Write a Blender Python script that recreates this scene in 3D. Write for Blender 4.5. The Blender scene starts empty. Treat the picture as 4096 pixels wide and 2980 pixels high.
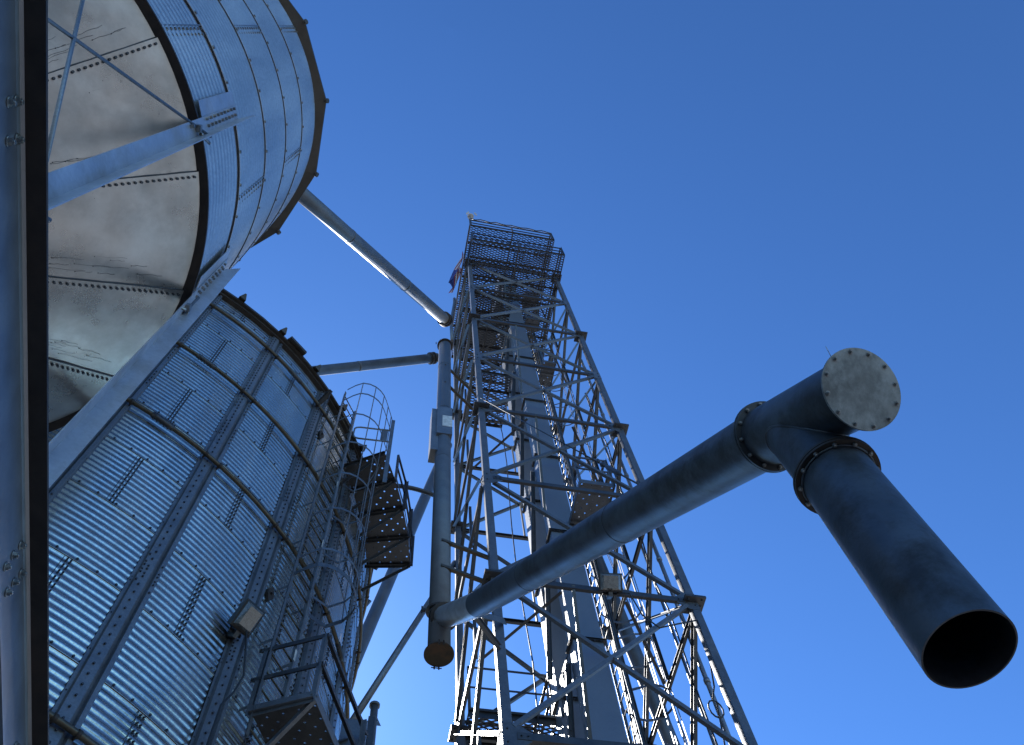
import bpy, bmesh, math, random
from mathutils import Vector as V, Matrix
random.seed(7)
R = math.radians
PI = math.pi

# ------------------------------------------------------------------ camera, sky, sun
sc = bpy.context.scene
COL = sc.collection
cd = bpy.data.cameras.new("camera")
cam = bpy.data.objects.new("camera", cd)
COL.objects.link(cam)
cd.sensor_width = 36.0
cd.lens = 30.1
cd.clip_end = 20000
cd.clip_start = 0.05
cam.matrix_world = Matrix(((0.979431, -0.153115, -0.131416, 0.0),
                           (-0.190726, -0.915102, -0.355263, 0.0),
                           (-0.065863, 0.373020, -0.925483, 1.6),
                           (0, 0, 0, 1)))
sc.camera = cam

SUN_AZ, SUN_EL = -13.5, 45.6          # degrees from +Y towards +X, and above the horizon
w = bpy.data.worlds.new("World")
sc.world = w
w.use_nodes = True
nt = w.node_tree
bg = nt.nodes["Background"]
sky = nt.nodes.new("ShaderNodeTexSky")
sky.sky_type = 'NISHITA'
sky.sun_disc = False
sky.sun_elevation = R(SUN_EL)
sky.sun_rotation = R(SUN_AZ)
sky.altitude = 1500
sky.air_density = 1.0
sky.dust_density = 0.45
sky.ozone_density = 3.0
# clear dry air: the blue deepens away from the sun a little faster than the model's
def vm(op, vec):
    nd = nt.nodes.new("ShaderNodeVectorMath")
    nd.operation = op
    nd.inputs[1].default_value = vec
    return nd
k1 = vm('MULTIPLY', (0.72*.1925, 0.96*.1925, 1.30*.1925))
gm = nt.nodes.new("ShaderNodeGamma")
gm.inputs[1].default_value = 1.38
k2 = vm('MULTIPLY', (9.7, 9.2, 6.95))
nt.links.new(sky.outputs[0], k1.inputs[0])
nt.links.new(k1.outputs[0], gm.inputs[0])
nt.links.new(gm.outputs[0], k2.inputs[0])
nt.links.new(k2.outputs[0], bg.inputs[0])
bg.inputs[1].default_value = 0.075
sd = bpy.data.lights.new("sun", 'SUN')
sd.energy = 5.0
sd.angle = R(0.5)
sd.color = (1.0, 0.965, 0.92)
sun = bpy.data.objects.new("sun", sd)
COL.objects.link(sun)
sdir = V((math.sin(R(SUN_AZ)) * math.cos(R(SUN_EL)), math.cos(R(SUN_AZ)) * math.cos(R(SUN_EL)), math.sin(R(SUN_EL))))
sun.rotation_euler = sdir.to_track_quat('Z', 'Y').to_euler()
sun.location = (0, 0, 60)
sc.view_settings.view_transform = 'Standard'
sc.view_settings.look = 'None'
sc.view_settings.exposure = 1.04
sc.view_settings.gamma = 1.0
sc.view_settings.use_curve_mapping = False

# ------------------------------------------------------------------ materials
def mat(name, base, rough=0.45, metal=0.7, vary=0.18, scale=3.0, spangle=0.0, dirt=0.0, dirt_col=(0.10, 0.075, 0.05), dirt_scale=2.5, bump=0.0, bump_scale=60, streak=False, dlo=0.48, dhi=0.72, per_object=False):
    m = bpy.data.materials.new(name)
    m.use_nodes = True
    n, l = m.node_tree.nodes, m.node_tree.links
    b = n["Principled BSDF"]
    b.inputs["Metallic"].default_value = metal
    tc = n.new("ShaderNodeTexCoord")
    vec = tc.outputs["Object"]
    if streak:
        mp = n.new("ShaderNodeMapping")
        mp.inputs["Scale"].default_value = (1, 1, 0.18)
        l.new(vec, mp.inputs[0])
        svec = mp.outputs[0]
    else:
        svec = vec
    nz = n.new("ShaderNodeTexNoise")
    nz.inputs["Scale"].default_value = scale
    nz.inputs["Detail"].default_value = 8
    nz.inputs["Roughness"].default_value = 0.62
    l.new(svec, nz.inputs["Vector"])
    rm = n.new("ShaderNodeMapRange")
    rm.inputs[1].default_value = 0.3
    rm.inputs[2].default_value = 0.7
    rm.inputs[3].default_value = 1 - vary
    rm.inputs[4].default_value = 1 + vary
    l.new(nz.outputs[0], rm.inputs[0])
    mul = n.new("ShaderNodeVectorMath")
    mul.operation = 'SCALE'
    mul.inputs[0].default_value = base
    # every piece comes from its own galvanising batch: small tone differences between objects
    oi = n.new("ShaderNodeObjectInfo")
    orr = n.new("ShaderNodeMapRange")
    orr.inputs[3].default_value = 0.80
    orr.inputs[4].default_value = 1.20
    l.new(oi.outputs["Random"], orr.inputs[0])
    om = n.new("ShaderNodeMath")
    om.operation = 'MULTIPLY'
    l.new(rm.outputs[0], om.inputs[0])
    l.new(orr.outputs[0], om.inputs[1])
    l.new(om.outputs[0] if per_object else rm.outputs[0], mul.inputs["Scale"])
    col = mul.outputs[0]
    rsock = None
    if spangle > 0:
        vo = n.new("ShaderNodeTexVoronoi")
        vo.inputs["Scale"].default_value = 55
        l.new(vec, vo.inputs["Vector"])
        sp = n.new("ShaderNodeSeparateColor")
        l.new(vo.outputs["Color"], sp.inputs[0])
        r2 = n.new("ShaderNodeMapRange")
        r2.inputs[3].default_value = 1 - spangle
        r2.inputs[4].default_value = 1 + spangle
        l.new(sp.outputs[0], r2.inputs[0])
        m2 = n.new("ShaderNodeVectorMath")
        m2.operation = 'SCALE'
        l.new(col, m2.inputs[0])
        l.new(r2.outputs[0], m2.inputs["Scale"])
        col = m2.outputs[0]
    if dirt > 0:
        dz = n.new("ShaderNodeTexNoise")
        dz.inputs["Scale"].default_value = dirt_scale
        dz.inputs["Detail"].default_value = 10
        dz.inputs["Roughness"].default_value = 0.7
        l.new(svec, dz.inputs["Vector"])
        dr = n.new("ShaderNodeMapRange")
        dr.inputs[1].default_value = dlo
        dr.inputs[2].default_value = dhi
        dr.inputs[3].default_value = 0
        dr.inputs[4].default_value = dirt
        l.new(dz.outputs[0], dr.inputs[0])
        mx = n.new("ShaderNodeMix")
        mx.data_type = 'RGBA'
        l.new(dr.outputs[0], mx.inputs[0])
        l.new(col, mx.inputs[6])
        mx.inputs[7].default_value = (*dirt_col, 1)
        col = mx.outputs[2]
        mm = n.new("ShaderNodeMath")
        mm.operation = 'MULTIPLY_ADD'
        l.new(dr.outputs[0], mm.inputs[0])
        mm.inputs[1].default_value = -metal * 0.8
        mm.inputs[2].default_value = metal
        l.new(mm.outputs[0], b.inputs["Metallic"])
    l.new(col, b.inputs["Base Color"])
    rr = n.new("ShaderNodeMapRange")
    rr.inputs[1].default_value = 0.25
    rr.inputs[2].default_value = 0.75
    rr.inputs[3].default_value = max(0.05, rough - 0.09)
    rr.inputs[4].default_value = rough + 0.09
    l.new(nz.outputs[0], rr.inputs[0])
    l.new(rr.outputs[0], b.inputs["Roughness"])
    if bump > 0:
        bz = n.new("ShaderNodeTexNoise")
        bz.inputs["Scale"].default_value = bump_scale
        bz.inputs["Detail"].default_value = 4
        l.new(vec, bz.inputs["Vector"])
        bp = n.new("ShaderNodeBump")
        bp.inputs["Strength"].default_value = bump
        bp.inputs["Distance"].default_value = 0.004
        l.new(bz.outputs[0], bp.inputs["Height"])
        l.new(bp.outputs[0], b.inputs["Normal"])
    return m

GALV = mat("galvanised_steel", (0.19, 0.20, 0.21), 0.5, 0.75, 0.15, 4, 0.10, per_object=True)
GALV_D = mat("weathered_galvanised_steel", (0.075, 0.078, 0.082), 0.45, 0.6, 0.2, 5, 0.08, dirt=0.5, dirt_col=(0.06, 0.06, 0.06), per_object=True)
WALL = mat("corrugated_bin_steel", (0.40, 0.40, 0.375), 0.21, 0.9, 0.14, 2.2, 0.14, dirt=0.35, dirt_col=(0.22, 0.20, 0.18), streak=True)
TANKW = mat("corrugated_tank_steel", (0.52, 0.52, 0.50), 0.38, 0.85, 0.10, 2.5, 0.08, streak=True)
CONE = mat("hopper_cone_steel", (0.52, 0.515, 0.50), 0.31, 0.92, 0.22, 2.0, 0.0, dirt=0.42, dirt_col=(0.22, 0.21, 0.19), dirt_scale=2.4, dlo=0.40, dhi=0.66, bump=0.25, bump_scale=12)
RING = mat("rusty_brown_steel", (0.055, 0.045, 0.038), 0.6, 0.4, 0.3, 9, dirt=0.8, dirt_col=(0.07, 0.045, 0.03))
BOLT = mat("dark_bolt_steel", (0.075, 0.078, 0.085), 0.5, 0.6, 0.2, 20)
BOLTL = mat("zinc_bolt_steel", (0.28, 0.28, 0.27), 0.38, 0.8, 0.2, 30, dirt=0.4)
ROOF = mat("dark_roof_steel", (0.07, 0.06, 0.05), 0.5, 0.5, 0.25, 6, dirt=0.8, dirt_col=(0.07, 0.05, 0.035))
WIND = mat("brown_wind_ring_pipe", (0.10, 0.085, 0.06), 0.42, 0.65, 0.3, 8, dirt=0.7, dirt_col=(0.10, 0.07, 0.04))
PIPE = mat("spout_pipe_steel", (0.135, 0.148, 0.162), 0.52, 0.6, 0.2, 3.5, 0.04, dirt=0.35, dirt_col=(0.14, 0.13, 0.12))
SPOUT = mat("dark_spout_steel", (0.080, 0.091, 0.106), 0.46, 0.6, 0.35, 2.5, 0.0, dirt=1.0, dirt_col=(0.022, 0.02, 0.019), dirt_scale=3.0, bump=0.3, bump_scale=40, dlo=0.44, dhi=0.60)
DISC = mat("blank_cover_steel", (0.31, 0.305, 0.285), 0.5, 0.35, 0.3, 6, dirt=0.7, dirt_col=(0.075, 0.07, 0.06), dirt_scale=9, streak=True, dlo=0.42, dhi=0.62)
TRUNK = mat("trunk_sheet_steel", (0.20, 0.222, 0.25), 0.5, 0.6, 0.05, 1.5, 0.03)
BEAM = mat("rolled_beam_steel", (0.25, 0.265, 0.29), 0.38, 0.7, 0.12, 5, 0.03, dirt=0.3)
TOWER = mat("tower_angle_steel", (0.135, 0.145, 0.16), 0.5, 0.6, 0.16, 6, 0.10, dirt=0.25, per_object=True)
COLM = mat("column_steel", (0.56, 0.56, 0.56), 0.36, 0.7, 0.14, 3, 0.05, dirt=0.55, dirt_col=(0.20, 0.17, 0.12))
RUST = mat("rusted_cap_steel", (0.05, 0.037, 0.018), 0.65, 0.2, 0.4, 10, dirt=0.7, dirt_col=(0.16, 0.06, 0.02))
RUBBER = mat("black_cable_sheath", (0.02, 0.02, 0.02), 0.5, 0.0, 0.2, 10)
LAMPH = mat("bronze_lamp_housing", (0.03, 0.027, 0.025), 0.5, 0.3, 0.2, 10)
LENS = mat("milky_lamp_glass", (0.24, 0.235, 0.215), 0.28, 0.5, 0.15, 14)
WHITE = mat("white_painted_plate", (0.5, 0.5, 0.48), 0.5, 0.0, 0.08, 10)
LABEL = mat("grey_tag_plate", (0.55, 0.54, 0.50), 0.55, 0.0, 0.3, 14)
RED = mat("red_flag_cloth", (0.28, 0.03, 0.035), 0.8, 0, 0.1, 10)
NAVY = mat("navy_flag_cloth", (0.03, 0.04, 0.18), 0.8, 0, 0.1, 10)
GROUND = mat("pale_gravel", (0.155, 0.152, 0.145), 0.95, 0.0, 0.25, 1.2, 0.15, dirt=0.5, dirt_col=(0.11, 0.10, 0.08), dirt_scale=0.4)

# ------------------------------------------------------------------ mesh helpers
class MB:
    def __init__(s):
        s.v, s.f, s.sm, s.mi = [], [], [], []
    def add(s, vs, fs, smooth=False, mi=0):
        o = len(s.v)
        s.v += [tuple(p) for p in vs]
        s.f += [tuple(i + o for i in f) for f in fs]
        s.sm += [smooth] * len(fs)
        s.mi += [mi] * len(fs)
        return s
    def prism(s, p0, p1, prof, ref=(0, 0, 1), mi=0, smooth=False, caps=True):
        p0, p1 = V(p0), V(p1)
        wv = (p1 - p0).normalized()
        u = V(ref) - wv * V(ref).dot(wv)
        if u.length < 1e-4:
            u = V((1, 0, 0)) - wv * wv.x
        u.normalize()
        t = wv.cross(u)
        n = len(prof)
        vs = [p0 + u * a + t * b for a, b in prof] + [p1 + u * a + t * b for a, b in prof]
        fs = [(i, (i + 1) % n, (i + 1) % n + n, i + n) for i in range(n)]
        s.add(vs, fs, smooth, mi)
        if caps:
            o = len(s.v) - 2 * n
            s.f += [tuple(range(o, o + n))[::-1], tuple(range(o + n, o + 2 * n))]
            s.sm += [False] * 2
            s.mi += [mi] * 2
        return s
    def bar(s, p0, p1, a, b, ref=(0, 0, 1), mi=0):
        return s.prism(p0, p1, [(-a / 2, -b / 2), (a / 2, -b / 2), (a / 2, b / 2), (-a / 2, b / 2)], ref, mi)
    def angle(s, p0, p1, a, b, ref, flip=1, t=0.008, mi=0):
        """L section: heel on the line, one leg of length a along ref, the other of length b along flip * (axis x ref)"""
        k = flip
        return s.prism(p0, p1, [(0, 0), (a, 0), (a, k * t), (t, k * t), (t, k * b), (0, k * b)], ref, mi)
    def channel(s, p0, p1, h, fl, ref, flip=1, t=0.007, mi=0):
        k = flip
        return s.prism(p0, p1, [(-h/2, 0), (h/2, 0), (h/2, k*fl), (h/2-t, k*fl), (h/2-t, k*t), (-h/2+t, k*t), (-h/2+t, k*fl), (-h/2, k*fl)], ref, mi)
    def box(s, c, sx, sy, sz, mi=0):
        x, y, z = c
        return s.bar((x, y, z - sz / 2), (x, y, z + sz / 2), sx, sy, (1, 0, 0), mi)
    def tube(s, pts, r, n=12, caps=True, closed=False, mi=0, smooth=True, rs=None):
        pts = [V(p) for p in pts]
        m = len(pts)
        up = None
        vs = []
        for i, p in enumerate(pts):
            if closed:
                d = pts[(i + 1) % m] - pts[i - 1]
            else:
                d = pts[min(i + 1, m - 1)] - pts[max(i - 1, 0)]
            d.normalize()
            if up is None:
                up = d.orthogonal().normalized()
            up = (up - d * up.dot(d)).normalized()
            b = d.cross(up)
            # widen at mitres
            rr = rs[i] if rs else r
            for k in range(n):
                a = 2 * PI * k / n
                vs.append(p + (up * math.cos(a) + b * math.sin(a)) * rr)
        fs = []
        for i in range(m if closed else m - 1):
            j = (i + 1) % m
            for k in range(n):
                fs.append((i * n + k, i * n + (k + 1) % n, j * n + (k + 1) % n, j * n + k))
        o = len(s.v)
        s.add(vs, fs, smooth, mi)
        if caps and not closed:
            s.f += [tuple(range(o, o + n))[::-1], tuple(range(o + (m - 1) * n, o + m * n))]
            s.sm += [False] * 2
            s.mi += [mi] * 2
        return s
    def hexb(s, p, nrm, r=0.012, h=0.012, mi=0):
        p, nrm = V(p), V(nrm).normalized()
        u = nrm.orthogonal().normalized()
        t = nrm.cross(u)
        a0 = random.random()
        vs = []
        for hh, rr in ((0, r), (h, r * 0.92)):
            for k in range(6):
                a = 2 * PI * (k / 6) + a0
                vs.append(p + nrm * hh + (u * math.cos(a) + t * math.sin(a)) * rr)
        return s.add(vs, [(k, (k + 1) % 6, (k + 1) % 6 + 6, k + 6) for k in range(6)] + [(6, 7, 8, 9, 10, 11)], False, mi)
    def disc(s, c, nrm, r, t, n=40, mi=0, r0=0.0):
        c, nrm = V(c), V(nrm).normalized()
        u = nrm.orthogonal().normalized()
        b = nrm.cross(u)
        def ring(rr, h):
            return [c + nrm * h + (u * math.cos(2*PI*k/n) + b * math.sin(2*PI*k/n)) * rr for k in range(n)]
        if r0 <= 0:
            vs = ring(r, -t/2) + ring(r, t/2)
            s.add(vs, [(k, (k+1) % n, (k+1) % n + n, k + n) for k in range(n)], True, mi)
            o = len(s.v) - 2 * n
            s.f += [tuple(range(o, o+n))[::-1], tuple(range(o+n, o+2*n))]
            s.sm += [False]*2; s.mi += [mi]*2
        else:
            vs = ring(r, -t/2) + ring(r, t/2) + ring(r0, t/2) + ring(r0, -t/2)
            fs = []
            for q in range(4):
                q2 = (q + 1) % 4
                fs += [(q*n + k, q*n + (k+1) % n, q2*n + (k+1) % n, q2*n + k) for k in range(n)]
            s.add(vs, fs, False, mi)
        return s
    def build(s, name, mats, parent=None, recalc=True):
        me = bpy.data.meshes.new(name)
        me.from_pydata(s.v, [], s.f)
        me.polygons.foreach_set("use_smooth", s.sm)
        me.polygons.foreach_set("material_index", s.mi)
        if not isinstance(mats, (list, tuple)):
            mats = [mats]
        for m in mats:
            me.materials.append(m)
        me.update()
        if recalc:
            bm = bmesh.new()
            bm.from_mesh(me)
            bmesh.ops.recalc_face_normals(bm, faces=bm.faces)
            bm.to_mesh(me)
            bm.free()
        o = bpy.data.objects.new(name, me)
        COL.objects.link(o)
        if parent is not None:
            o.parent = parent
            o.matrix_parent_inverse = Matrix.Translation(-parent.location)
        return o

def thing(name, label, cat, loc=(0, 0, 0), group=None):
    o = bpy.data.objects.new(name, None)
    COL.objects.link(o)
    o.location = loc
    o.empty_display_size = 0.2
    o["label"] = label
    o["category"] = cat
    if group:
        o["group"] = group
    return o

def tag(o, label, cat, group=None):
    o["label"] = label
    o["category"] = cat
    if group:
        o["group"] = group
    return o

def lerp(a, b, t):
    return tuple(x + (y - x) * t for x, y in zip(a, b))

# ------------------------------------------------------------------ ground
g = MB()
N = 24
S_ = 4000.0
vs = [(-S_ + 2*S_*i/N, -S_ + 2*S_*j/N, 0) for j in range(N+1) for i in range(N+1)]
g.add(vs, [(j*(N+1)+i, j*(N+1)+i+1, (j+1)*(N+1)+i+1, (j+1)*(N+1)+i) for j in range(N) for i in range(N)])
go = g.build("ground", GROUND, recalc=False)
go["kind"] = "structure"

# ------------------------------------------------------------------ corrugated shells
def shell(R0, seams, pitch, amp, nang, lap=0.006, per=8, c=(0, 0), mb=None):
    """stacked corrugated rings, each lapped outside the one below"""
    mb = mb or MB()
    prof = []
    for i in range(len(seams) - 1):
        z0, z1 = seams[i], seams[i+1]
        n = max(2, int(round((z1 - z0) / pitch * per)))
        for k in range(n + 1):
            z = z0 + (z1 - z0) * k / n
            prof.append((R0 + amp * math.cos(2*PI*(z - z0)/pitch) + lap * (1 - k / n), z))
    np_ = len(prof)
    vs = []
    for a in range(nang):
        th = 2*PI*a/nang
        ca, sa = math.cos(th), math.sin(th)
        vs += [(c[0] + r*ca, c[1] + r*sa, z) for r, z in prof]
    fs = []
    for a in range(nang):
        b = (a + 1) % nang
        for k in range(np_ - 1):
            fs.append((a*np_ + k, b*np_ + k, b*np_ + k + 1, a*np_ + k + 1))
    mb.add(vs, fs, True)
    return mb

def around(c, ang, r, z):
    """point on a circle: ang in degrees from -Y towards +X"""
    return V((c[0] + r*math.sin(R(ang)), c[1] - r*math.cos(R(ang)), z))

def nrm_at(ang):
    return V((math.sin(R(ang)), -math.cos(R(ang)), 0))

def sweep(mb, c, prof, n=160, smooth=False, mi=0):
    m = len(prof)
    vs = []
    for i in range(n):
        for r, z in prof:
            vs.append(around(c, 360*i/n, r, z))
    fs = [(i*m + k, ((i+1) % n)*m + k, ((i+1) % n)*m + (k+1) % m, i*m + (k+1) % m) for i in range(n) for k in range(m)]
    mb.add(vs, fs, smooth, mi)

# ------------------------------------------------------------------ big grain bin
BC = (-6.405, 11.294)
BR = 6.4
SH = 1.1215
seams = [0.4]
z = 10.585
while z > 0.6:
    z -= SH
z += 0.0
zz = z
seams = [max(0.15, zz)]
while zz + SH < 17.75:
    zz += SH
    seams.append(zz)
EAVE = 17.72
if EAVE - seams[-1] > 0.2:
    seams.append(EAVE)
bin_ = thing("grain_bin", "huge round corrugated grain bin with vertical stiffeners and brown wind rings", "grain bin", (BC[0], BC[1], 0))
wl = shell(BR, seams, 0.10195, 0.0075, 300, c=BC)
VIS = range(-40, 110)          # degrees that carry bolts
for si, z in enumerate(seams[1:-1]):
    for a in [x * 2.1433 for x in range(-18, 52)]:
        off = (a - 25.7) % 12.857
        if off < 1.2 or off > 11.7:
            continue
        wl.hexb(around(BC, a, BR + 0.016, z + 0.03), nrm_at(a), 0.016, 0.016, 1)
for bi in range(-5, 8):
    a = 25.7 + 12.857*bi + 5.6
    for si in range(len(seams) - 1):
        k = round((seams[si] - 10.585) / SH)
        if (k + bi) % 2:
            continue
        z0, z1 = seams[si], seams[si+1]
        # lapped sheet edge and its double bolt rows
        e0, e1 = around(BC, a - 0.25, BR + 0.012, z0), around(BC, a - 0.25, BR + 0.012, z1)
        wl.bar(e0, e1, 0.005, 0.007, nrm_at(a - .25), 1)
        n = int((z1 - z0) / 0.10195)
        for k2 in range(n):
            zz2 = z0 + 0.04 + k2*0.10195
            for da in (0.12, 0.50):
                for dz in (0, 0.032):
                    wl.hexb(around(BC, a + da, BR + 0.006, zz2 + dz + 0.01*da), nrm_at(a), 0.0120, 0.012, 1)
def lap_shade(mb, c, r, z, mi=1, w_=.007):  # thin dark band painting in the shade under a sheet lap
    sweep(mb, c, [(r - .004, z - w_/2), (r + .005, z - w_/2), (r + .005, z + w_/2), (r - .004, z + w_/2)], 240, False, mi)
for z in seams[1:-1]:
    lap_shade(wl, BC, BR + .0095, z - .002)
wl.build("wall", [WALL, BOLT], bin_, recalc=False)

# stiffeners: hat sections
SPR = [(-.155, .010), (-.118, .010), (-.108, .052), (.018, .064), (.070, .016), (.084, .052), (.128, .052), (.140, .010), (.150, .010)]
def stiffener(a):
    mb = MB()
    n, t = nrm_at(a), V((math.cos(R(a)), math.sin(R(a)), 0))
    base = around(BC, a, BR, 0)
    def P(u, o, z, ex=0.0):
        sag = BR - math.sqrt(BR*BR - u*u)
        return base + t*u + n*(o - sag + 0.004 + ex) + V((0, 0, z))
    lens = [(0.2, 5.0), (5.0, 10.1), (10.1, 13.75), (13.75, EAVE - 0.05)]
    for li, (z0, z1) in enumerate(lens):
        ex = 0.004 * (li % 2)
        ov = 0.35 if li else 0
        lo, hi = z0 - ov, z1
        m = len(SPR)
        vs = [P(u, o, lo, ex) for u, o in SPR] + [P(u, o, hi, ex) for u, o in SPR]
        mb.add(vs, [(i, i+1, m+i+1, m+i) for i in range(m-1)])
        z = lo + 0.1
        while z < hi - 0.05:
            mb.hexb(P(-.050, .061, z, ex), n, .013, .016, 1)
            if z > hi - 0.55 or z < lo + .4 or z > 14.2:
                mb.hexb(P(.106, .053, z, ex), n, .012, .016, 1)
                mb.hexb(P(-.098, .055, z + .05, ex), n, .012, .016, 1)
            z += 0.14 if z < 13 else 0.115
        z = lo
        while z < hi:
            mb.hexb(P(-.136, .011, z, ex), n, .008, .008, 1)
            mb.hexb(P(.146, .011, z + .2, ex), n, .007, .007, 1)
            z += 0.56
    return mb.build("stiffener", [GALV, BOLT], bin_, recalc=False)
for k in range(-6, 9):
    stiffener(25.7 + 12.857*k)
for k in range(9, 22):
    mb = MB()
    a = 25.7 + 12.857*k
    mb.prism(around(BC, a, BR, 0.2), around(BC, a, BR, EAVE - .05), [(o, u) for u, o in SPR] , nrm_at(a))
    mb.build("stiffener", GALV, bin_)

for z in (16.868, 14.827, 12.555, 7.6, 3.9):
    mb = MB()
    n = 180
    pts = []
    for i in range(n):
        pts.append(around(BC, 360*i/n, BR + 0.115, z))
    mb.tube(pts, 0.034, 10, closed=True)
    ring = mb.build("wind_ring", WIND, bin_)
    for k in range(-5, 7):
        a = 25.7 + 12.857*k
        for da in (-1.15, 1.1):
            mb = MB()
            p, q = around(BC, a + da - .18, BR + .115, z), around(BC, a + da + .18, BR + .115, z)
            mb.tube([p, q], 0.042, 10)
            mb.bar(around(BC, a + da, BR + .05, z - .01), around(BC, a + da, BR + .10, z - .01), .05, .02)
            mb.build("clamp", RING, ring)
    if z > 12:
        for a in (31.0 if z < 15 else 44.0, 72, -3):
            mb = MB()
            mb.tube([around(BC, a + x, BR + .115, z) for x in (-1.5, -.75, 0, .75, 1.5)], 0.043, 10)
            for x in (-1.1, -.6, -.1, .4, .9):
                mb.hexb(around(BC, a + x, BR + .10, z - .04), (0, 0, -1), .012, .03)
            mb.build("splice_sleeve", GALV_D, ring)

# roof: cone sheets, eave fascia, ribs with blunt ends
mb = MB()
n = 84
ER = BR + 0.16
PK = V((BC[0], BC[1], 21.3))
lo = [around(BC, 360*i/n, ER, EAVE - .02) for i in range(n)]
li2 = [around(BC, 360*i/n, ER, EAVE + .05) for i in range(n)]
tp = [around(BC, 360*i/n, 0.5, 21.1) for i in range(n)]
inn = [around(BC, 360*i/n, BR - .02, EAVE - .02) for i in range(n)]
mb.add(inn + lo + li2 + tp, [(q*n + i, q*n + (i+1) % n, (q+1)*n + (i+1) % n, (q+1)*n + i) for q in range(3) for i in range(n)])
mb.add(tp + [PK], [(i, (i+1) % n, n) for i in range(n)])
roof = mb.build("roof", ROOF, bin_, recalc=True)
mb = MB()
for i in range(168):
    a0, a1 = 360*i/168, 360*(i+1)/168
    mb.bar(around(BC, a0, BR + .05, EAVE - .055), around(BC, a1, BR + .05, EAVE - .055), .05, .09, (0, 0, 1))
mb.build("eave_angle", RING, bin_)
for k in range(42):
    a = 29.65 + 360/42*k
    mb = MB()
    p, q = around(BC, a, ER + .09, EAVE + .03), around(BC, a, .5, 21.17)
    mb.prism(p, q, [(-.04, -.07), (.10, -.015), (.10, .015), (-.04, .07)], (0, 0, 1))
    mb.build("roof_rib", ROOF, roof)
mb = MB()
for a0, a1 in ((39.6, 43.7),):
    c0 = [around(BC, a0 + (a1 - a0)*t, BR + .12, EAVE + .10) for t in (0, .5, 1)]
    mb.add([around(BC, a0, BR+.02, EAVE+.08), around(BC, a1, BR+.02, EAVE+.08), around(BC, a1-.2, BR+.26, EAVE+.0), around(BC, a0+.2, BR+.26, EAVE+.0),
            around(BC, a0, BR+.0, EAVE+.15), around(BC, a1, BR+.0, EAVE+.15), around(BC, a1-.2, BR+.26, EAVE+.09), around(BC, a0+.2, BR+.26, EAVE+.09)],
           [(0,1,2,3), (4,5,6,7), (0,1,5,4), (1,2,6,5), (2,3,7,6), (3,0,4,7)])
o = mb.build("roof_vent", ROOF, bin_)

for z in (11.41, 16.31):
    mb = MB()
    c_, n_, t_v = around(BC, 53.6, BR + .02, z), nrm_at(53.6), V((math.cos(R(53.6)), math.sin(R(53.6)), 0))
    q = [c_ + t_v*a + V((0, 0, b)) for a, b in ((0, -.17), (.075, -.03), (.075, .05), (0, .15), (-.06, .05), (-.06, -.03))]
    mb.add([p for p in q] + [p + n_*.03 for p in q], [(i, (i+1) % 6, (i+1) % 6 + 6, i + 6) for i in range(6)] + [tuple(range(6, 12))])
    mb.hexb(c_ + n_*.03, n_, .02, .03)
    mb.build("cover_patch", RING, bin_)

# ------------------------------------------------------------------ hopper tank on columns
TC = (-3.858, 1.6535)
TR = 2.24
tank = thing("hopper_tank", "round corrugated tank with pale steel hopper cone underneath, raised on columns", "storage tank", (TC[0], TC[1], 0))
ts = [8.16, 9.25, 10.37, 11.50, 12.62, 13.72]
wl = shell(TR + .012, ts, 0.1016, 0.0075, 200, lap=0.010, per=8, c=TC)
for i, z in enumerate(ts[1:-1]):
    for k in range(50):
        a = 7.2*k + 2.5 + (3.6 if i % 2 else 0)
        wl.hexb(around(TC, a, TR + .022, z + .035), nrm_at(a), .016, .016, 1)
for i in range(5):
    for s_ in range(5):
        a = 55.8 + 72*s_ + (36 if i % 2 else 0)
        z0, z1 = ts[i], ts[i+1]
        wl.bar(around(TC, a - .35, TR + .02, z0 + .02), around(TC, a - .35, TR + .02, z1), .010, .010, nrm_at(a), 1)
        for k in range(11):
            for da in (.35, 1.5):
                wl.hexb(around(TC, a + da, TR + .016, z0 + .06 + k*.1016 + (.04 if da > 1 else 0)), nrm_at(a), .013, .012, 1)
for z in ts[1:-1]:
    lap_shade(wl, TC, TR + .022, z - .004, 2, .010)
wl.build("wall", [TANKW, BOLTL, BOLT], tank, recalc=False)
# bottom ring: brown rolled angle
mb = MB()
sweep(mb, TC, [(TR - .03, 8.10), (TR + .055, 8.10), (TR + .055, 8.125), (TR + .035, 8.125), (TR + .035, 8.185), (TR + .022, 8.185), (TR + .022, 8.125), (TR - .03, 8.125)])
mb.build("base_ring", RING, tank)
# hopper cone, fifteen sheets lapped
AP = 5.86
mb = MB()
seamang = [58.6 + 24.0*k for k in range(-7, 8)]
seamang = [81.4 + 24.35*(k) for k in range(-7, 8)]
NSEG = 8
for k in range(15):
    a0 = 81.4 + 24.0*(k - 7)
    lo_r, hi_r = 0.28, TR - .004
    m = 14
    vs = []
    for i in range(NSEG + 1):
        a = a0 + (24.0 + 0.6)*i/NSEG
        ex = 0.010*(1 - i/NSEG)
        for j in range(m + 1):
            r = lo_r + (hi_r - lo_r)*j/m
            dent = 0.006*math.sin(a*0.11 + j*0.9)*math.sin(j/m*PI)
            vs.append(around(TC, a, r + ex*.7 + dent, 8.115 - (hi_r - r)*1.0 - ex*.7))
    mb.add(vs, [(i*(m+1)+j, (i+1)*(m+1)+j, (i+1)*(m+1)+j+1, i*(m+1)+j+1) for i in range(NSEG) for j in range(m)], True)
    nn = (nrm_at(a0) + V((0, 0, -1))).normalized()
    for j in range(60):
        r = hi_r - .035 - j*.0315
        if r < .35:
            break
        b = a0 + math.degrees(.034/r)
        mb.hexb(around(TC, b, r + .006, 8.115 - (hi_r - r) - .006), nn, .0105, .015, 1)
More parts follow.
